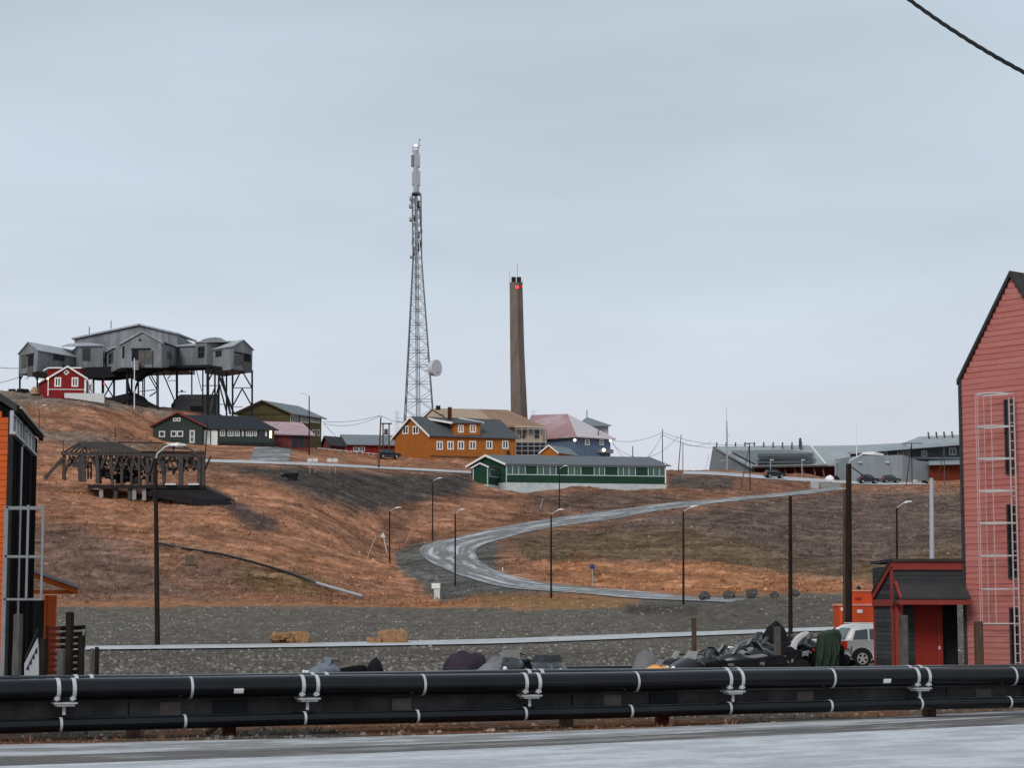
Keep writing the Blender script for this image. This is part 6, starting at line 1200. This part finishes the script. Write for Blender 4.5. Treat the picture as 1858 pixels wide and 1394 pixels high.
# chimney
M('chimney_concrete', (.19, .155, .132), .9, .2, .5, .2, second=(.085, .073, .065), stretch=(1, 1, .3), sec_amt=.5); M('flue_black', (.03, .025, .022), .8, .2, 1, 0)
b0 = at(942, 752, 480); r = thing('power_station_chimney', 'tall square concrete chimney with a red warning light', 'chimney', (b0.x, 480, gz(b0.x, 480)))
def cs(y, xl_, xm, xr): return [at(xl_, y, 482), at(xm, y, 479.6), at(xr, y, 482.2), at((xl_ + xr) - xm, y, 484.6)]
m = MB(); m.loft([cs(800, 927, 946.5, 959), cs(752, 926.8, 945, 957), cs(640, 925.6, 941.5, 951.5), cs(512, 924.6, 938.5, 948)]); m.build('shaft', 'chimney_concrete', r)
for x in (932, 941.5): m = MB(); m.tube(at(x, 513, 482), at(x, 503, 482), .52, n=14); m.build('flue', 'flue_black', r, smooth=True)
for x, y in ((925, 492), (938.6, 478), (948, 508)): vbar(r, 'lightning_rod', (x, 513, 482), (x, y, 482), .09, 'mast_steel')
for x, y, Y, s_ in ((938.3, 521, 479.3, .36), (948.3, 520, 481.8, .16)): m = MB(); m.sphere(at(x, y, Y), s_, 10, 6); m.build('warning_light', 'red_lamp', r)

PYREF['far'] = 845.0
# ================================================================ ZINC-CLAD INSTITUTE BUILDING
M('zinc_dark', (.165, .183, .195), .65, .12, .6, .1, stripe=('h', .6, .08)); M('zinc_light', (.30, .33, .345), .55, .10, .6, .1, stripe=('h', .9, .05)); M('zinc_mid', (.255, .285, .305), .6, .10, .6, .1, stripe=('h', .7, .06)); M('rust_boards', (.15, .032, .018), .8, .2, 1, .1, stripe=('h', .35, .12)); M('shade_grey', (.075, .085, .092), .7, .15, 1, .05)
q = at(1500, 866, 440); r = thing('zinc_building', 'sprawling zinc-clad building with roof fins and rust-red walls', 'building', q)
z1w = Wall((1286, 446), (1364, 438)); wpoly(r, z1w, [(1284, 866), (1293.5, 811), (1299, 811), (1364, 846), (1364, 868)], 1.0, 'zinc_dark', 'end_wall')
zr = Wall((1364, 438), (1540, 440))
m = MB(); m.prism(P4((1293, 810.5, 449), (1466, 808, 451), (1476, 811, 451), (1500, 843.5, 437.5), (1362, 846, 436.6), (1300, 812, 444)), (0, 0, -.4)); m.build('roof', 'zinc_light', r)
m = MB(); m.prism(P4((1325, 818.5, 441.5), (1424, 816.5, 443.5), (1476, 822, 441), (1479, 833, 438.6), (1475, 841.5, 437), (1374, 844, 436.2)), (0, -.35, 0)); m.build('dormer_face', 'zinc_dark', r)
for y0, y1 in ((823.5, 828.5), (834, 841)): m = MB(); m.prism(P4((1375, y0 + .5, 437.6), (1474, y0, 437.6), (1474, y1, 436.8), (1375, y1 + .5, 436.0)), (0, -.5, 0)); m.build('window_band', 'shade_grey', r)
m = MB(); m.bar(at(1375, 830.7, 436.4), at(1473, 830.4, 437.2), .5, .3); m.build('window_ledge', 'zinc_mid', r)
m = MB(); m.bar(at(1364, 845.2, 436.2), at(1500, 843, 437), .5, .35); m.build('eave', 'zinc_light', r)
m = MB(); m.prism(P4((1472, 809.5, 452), (1560, 808, 453), (1660, 803, 453), (1660, 812, 446), (1545, 820, 441), (1536, 842, 437.6), (1498, 843, 437.6)), (0, 0, -.4)); m.build('roof', 'zinc_light', r)
vbar(r, 'roof_seam', (1471, 810, 450.6), (1498, 843, 437), .4, 'off_white')
m = MB(); m.prism(P4((1540, 821, 440.5), (1650, 809, 441), (1760, 800, 441), (1760, 806, 440), (1650, 815, 440), (1545, 824, 440)), (0, 4, 0)); m.build('fascia', 'zinc_mid', r)
m = MB(); m.prism(P4((1638, 804.5, 447), (1668, 792.5, 452), (1760, 788, 453), (1760, 803, 442), (1650, 811, 442)), (0, 0, -.4)); m.build('roof', 'zinc_light', r)
rw1 = Wall((1364, 440.5), (1540, 442)); wpoly(r, rw1, [(1364, 872), (1364, 845), (1540, 842), (1540, 884)], 4, 'rust_boards', 'lower_wall')
up = Wall((1540, 443), (1760, 444)); wpoly(r, up, [(1545, 850), (1545, 823), (1640, 815), (1760, 806), (1760, 842), (1690, 842)], 4, 'shade_grey', 'upper_wall')
for x0, x1, y0, y1 in ((1554, 1566, 824, 829), (1572, 1590, 822, 829), (1597, 1610, 820.5, 829), (1628, 1650, 817, 828), (1672, 1682, 818, 829), (1722, 1735, 813, 826)): window(r, up, x0, y0, x1, y1, 'off_white', 'glass', fw=.14, nv=1)
m = MB(); up.rbox(m, 1640, 830, 1760, 833.5, .0, .5); m.build('band', 'zinc_mid', r)
lw = Wall((1687, 436), (1765, 437)); wpoly(r, lw, [(1687, 880), (1687, 842), (1765, 840), (1765, 882)], 4, 'rust_boards', 'lower_wall'); m = MB(); m.prism(P4((1685, 842, 434.5), (1765, 840, 435), (1765, 834, 443), (1685, 836, 443)), (0, 0, -.3)); m.build('canopy', 'zinc_mid', r)
gb = Wall((1541, 426), (1637, 428)); gb2 = Wall((1637, 428), (1688, 437)); wpoly(r, gb, [(1541, 884), (1541, 829), (1570, 827), (1637, 826), (1637, 884)], 9, 'zinc_mid', 'front_block'); wpoly(r, gb2, [(1637, 884), (1637, 826), (1666, 836), (1688, 839), (1688, 880)], 5, 'zinc_mid', 'front_block')
for x in (1560, 1609): m = MB(); gb.rbox(m, x - 3, 838, x + 3, 840.5, .05, .5); m.build('wall_light', 'off_white', r)
for i in range(10): x = 1299.5 + 17.05 * i; vbar(r, 'roof_fin', (x + .6, 817, 447), (x + 1.2, 803, 447), .26, 'grey_timber', .5)
for i, x in enumerate((1684, 1698.5, 1712.5, 1727, 1741)): vbar(r, 'roof_fin', (x + 2, 798 - i * .6, 449), (x, 784.5 - i * .4, 449), .26, 'grey_timber', .5)
for i in range(6): vbar(r, 'wall_fin', (1284 - i * 1.2, 827 + i * 4.4, 446), (1289 - i * 1.0, 826 + i * 4.4, 446), .2, 'off_white', .12)
for x in (1423, 1441, 1456, 1476, 1492): vbar(r, 'slanted_column', (x, 846, 438.5), (x + 4, 868, 437), .24, 'board_brown')
vbar(r, 'slanted_column', (1536, 848, 434), (1530, 874, 434), .5, 'board_brown')
for x, y0 in ((1398, 834), (1455, 834), (1516, 838)):
    lp = thing('forecourt_lamp', {1398: 'slim lamp before the window band of the zinc building', 1455: 'slim lamp between slanted columns of the zinc building', 1516: 'slim lamp near the thick lamp pole at the zinc building'}[x], 'street lamp', at(x, 868, 433)); vbar(lp, 'post', (x, y0, 433), (x, 872, 433), .14, 'galvanised'); m = MB(); m.box(at(x + 2, y0 + 1, 432.8), (.7, .3, .2)); m.build('lamp_head', 'lamp_metal', lp)
mm = thing('mast_pole', 'thin pale antenna mast at the end of the zinc building', 'mast', at(1319, 860, 437)); m = MB(); m.path([at(1319.5, 862, 437), at(1319, 790, 437), at(1318.6, 764, 437)], [.16, .16, .12], 8); m.build('tube', 'pale_steel', mm); vbar(mm, 'whip', (1318.6, 764, 437), (1318.6, 738, 437), .07, 'pale_steel'); vbar(mm, 'bracket', (1306, 836, 436.8), (1321, 836, 436.8), .14, 'pale_steel'); vbar(mm, 'stub', (1319, 791, 437), (1324, 791, 437), .12, 'pale_steel')
m = MB(); m.tube(at(1554.5, 830, 424), at(1554, 767, 424), .10, .06, n=8); o = m.build('flagpole', 'white_paint', origin=at(1554.5, 830, 424)); tag(o, 'slim white flagpole on the zinc building', 'flagpole')
fg = thing('roof_vent', 'dark figure-like vent on the zinc roof ridge', 'vent', at(1452, 812, 448)); m = MB(); m.path([at(1452, 814, 448), at(1452, 800, 448), at(1452, 795, 448)], [.35, .3, .2], 8); m.build('stem', 'shade_grey', fg)
# cars and things before it
def gcar(px, py, lab, paint, yaw, k=1.0, nm='parked_car'):
    p = hit(px, py, 380, 455); car(nm, lab, Loc(p.x, p.y, p.z + .05, math.radians(yaw), k), paint, spare=False)
gcar(1388, 868, 'black car standing alone near the propped pole and zinc building', 'car_black', 12, .98)
gcar(1557, 878, 'black boxy car parked first before the grey block', 'car_black', 4, 1.0); gcar(1600, 877, 'dark car parked further along the grey block', 'car_dark', 8, .9)
cover('white_tent', 'small white dome tent before the zinc building', 'tent', Loc(at(1506, 868, 425).x, 425, at(1506, 876, 425).z - .1, 0), 1.1, 1.2, 1.6, 'white_paint', 31); cover('covered_sledge', 'black covered sledge beside the white dome tent', 'cover', Loc(at(1517, 868, 425.5).x, 425.5, at(1517, 876, 425).z - .1, 0), .8, 1.0, 1.5, 'tarp_black', 33)
cover('covered_sledge', 'pale covered sledge before the rust-red wall', 'cover', Loc(at(1660, 868, 418).x, 418, at(1660, 877, 418).z - .2, 0), .8, .8, .9, M('tarp_pink', (.45, .38, .36), .8, .1, 2, .1), 35); cover('covered_sledge', 'low dark covered sledge by the pale weathered pole', 'cover', Loc(at(1678, 868, 417).x, 417, at(1678, 878, 417).z - .2, 0), .7, .8, .9, 'tarp_black', 36)
p = hit(1478, 886, 380, 440); m = MB(); m.box((p.x, p.y, p.z + .5), (1.5, .8, 1.5)); o = m.build('concrete_block', M('pale_concrete', (.40, .40, .39), .9, .1, 2, .1), origin=p, bevel=.05); tag(o, 'pale concrete block at the end of the roadside wall', 'concrete block')
m = MB(); m.bar(at(1486, 881, p.y + 1), at(1524, 883, p.y + 3), .5, 1.0); o = m.build('kerb_wall', 'concrete', origin=at(1486, 884, p.y + 1)); tag(o, 'low grey concrete wall beside the upper road', 'wall')

# ================================================================ TIMBER RUIN ON THE SLOPE
YR = 280.0; q = at(240, 890, YR); r = thing('timber_ruin', 'ruined grey timber trestle with bare rafters on the hillside', 'ruin', q)
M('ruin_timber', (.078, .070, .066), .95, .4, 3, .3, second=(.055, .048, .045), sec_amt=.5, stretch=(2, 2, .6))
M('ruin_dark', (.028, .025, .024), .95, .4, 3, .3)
rng = random.Random(12)
def rb2(a, b, w_, Y=YR, mt='ruin_timber', nm='timber', Yb=None): vbar(r, nm, (a[0], a[1], Y), (b[0], b[1], Yb or Y), w_, mt)
for i in range(12): rb2((147 + 6.1 * i, 802 + i * .25), (168 + 8.0 * i, 821.5), .20, YR + 3, nm='rafter', Yb=YR - .3)
for i in range(4): rb2((147 + i * 4, 802.5), (117 + i * 9, 820 + i * .8), .22, YR + 3, nm='rafter', Yb=YR - .2)
for i in range(10): rb2((148 + 6.1 * i, 802.5), (158 + 7.2 * i, 819), .18, YR + 3.2, nm='rafter', Yb=YR + 7)
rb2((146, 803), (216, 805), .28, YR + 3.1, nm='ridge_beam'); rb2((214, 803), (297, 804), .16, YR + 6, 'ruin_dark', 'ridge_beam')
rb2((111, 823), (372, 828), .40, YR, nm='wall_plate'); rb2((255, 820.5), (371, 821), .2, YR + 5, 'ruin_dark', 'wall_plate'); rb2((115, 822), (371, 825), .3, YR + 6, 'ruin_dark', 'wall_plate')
for a, b in (((283, 826), (296, 811)), ((296, 811), (306, 806)), ((306, 806), (326, 807)), ((326, 807), (348, 817)), ((348, 817), (364, 832)), ((300, 812), (340, 815)), ((316, 807), (314, 820))): rb2(a, b, .24, YR - .4, nm='rafter')
vbar(r, 'snowy_board', (303, 805.5, YR - .6), (325, 806, YR - .6), .4, 'off_white', .18)
for i, (x, wd) in enumerate(((117, .34), (146, .55), (152, .45), (178, .45), (182, .3), (203, .35), (222, .35), (238, .3), (254, .3), (268, .42), (276, .3), (298, .4), (329, .55), (361, .45), (369, .5))):
    yb = 872 + min(12, (x - 117) * .09); rb2((x - 1 + rng.uniform(-3, 3), 826), (x + rng.uniform(-1.5, 1.5), yb), wd, YR + rng.uniform(-.3, .6), nm='post')
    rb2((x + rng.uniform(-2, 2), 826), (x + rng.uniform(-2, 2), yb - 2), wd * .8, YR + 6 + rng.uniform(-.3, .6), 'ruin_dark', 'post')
    for s in ((1,) if x < 120 else (-1, 1)): rb2((x + s * rng.uniform(9, 15), 828), (x + s * 1.5, 852 + rng.uniform(-4, 8)), .24, YR + rng.uniform(-.4, .8), nm='strut')
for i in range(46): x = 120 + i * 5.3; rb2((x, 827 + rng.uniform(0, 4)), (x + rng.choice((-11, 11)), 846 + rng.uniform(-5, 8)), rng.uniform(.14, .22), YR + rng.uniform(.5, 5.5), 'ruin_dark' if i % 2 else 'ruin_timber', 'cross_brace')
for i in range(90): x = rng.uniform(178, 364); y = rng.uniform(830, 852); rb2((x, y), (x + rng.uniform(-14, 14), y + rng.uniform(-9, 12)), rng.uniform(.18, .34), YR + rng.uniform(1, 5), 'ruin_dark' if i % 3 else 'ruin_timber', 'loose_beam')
for i in range(34): x = rng.uniform(184, 276); y = rng.uniform(850, 876); m = MB(); m.box(at(x, y, YR + rng.uniform(1, 4)), (rng.uniform(.5, 1.3), rng.uniform(.4, 1), rng.uniform(.3, .9)), rng.uniform(0, 3)); m.build('machinery', 'ruin_dark', r)
for y, x0, x1, w_ in ((840, 128, 165, .3), (846, 132, 163, .35), (836, 186, 372, .3), (851, 180, 285, .25), (848, 288, 371, .2)): rb2((x0, y), (x1, y + 1), w_, YR + rng.uniform(0, 2), nm='rail_beam')
m = MB(); m.prism(P4((160, 880, YR - .6), (372, 881, YR - .6), (372, 881, YR + 6.5), (160, 880, YR + 6.5)), (0, 0, -.45)); m.build('deck', 'ruin_dark', r)
for x in (184, 210, 236, 244, 262, 281, 302, 335, 369): yb = proj(at(x, 885, YR).x, YR, gz(at(x, 885, YR).x, YR))[1] + 4; rb2((x, 884), (x, max(yb, 893)), .5, YR, 'concrete' if x in (184, 244, 262) else 'ruin_timber', 'pier')
for x0, x1 in ((300, 319), (342, 361)): vbar(r, 'pale_beam', (x0, 879, YR - .9), (x1, 879, YR - .9), .25, 'off_white', .22)
rb2((113, 832), (81, 869), .38, YR, 'ruin_timber', 'prop'); rb2((115, 827), (115, 800), .14, YR, 'ruin_timber', 'post'); rb2((150, 826), (150, 803), .3, YR - .3, 'ruin_timber', 'post')
for x in (160, 165, 211, 270): rb2((x, 870 + (x > 200) * 8), (x + rng.uniform(-5, 5), 838), .2, YR + 3, 'ruin_timber', 'strut')
m = MB(); m.prism(P4((262, 886, YR + .3), (372, 886, YR + .3), (384, 889, YR + 3), (418, 905, YR - 6), (380, 907, YR - 6), (335, 901, YR - 4)), (0, 0, -.9)); m.build('coal_chute_shadow', 'coal', r)  # black slab: coal wedge plus the dark pit shadow painted with it
vbar(r, 'chute_edge', (372, 883, YR), (424, 909, YR - 6), .3, 'ruin_timber')
p = hit(522, 870, 250, 350); r = thing('rock_pile', 'small dark scrap pile on the gravel bank below the hillside road', 'scrap heap', p)
for i in range(7): m = MB(); m.box(p + Vector((rng.uniform(-1, 1.2), rng.uniform(-.5, .5), rng.uniform(0, .7))), (rng.uniform(.4, 1.1), .5, rng.uniform(.2, .6)), rng.uniform(0, 3)); m.build('scrap', 'iron_black', r)
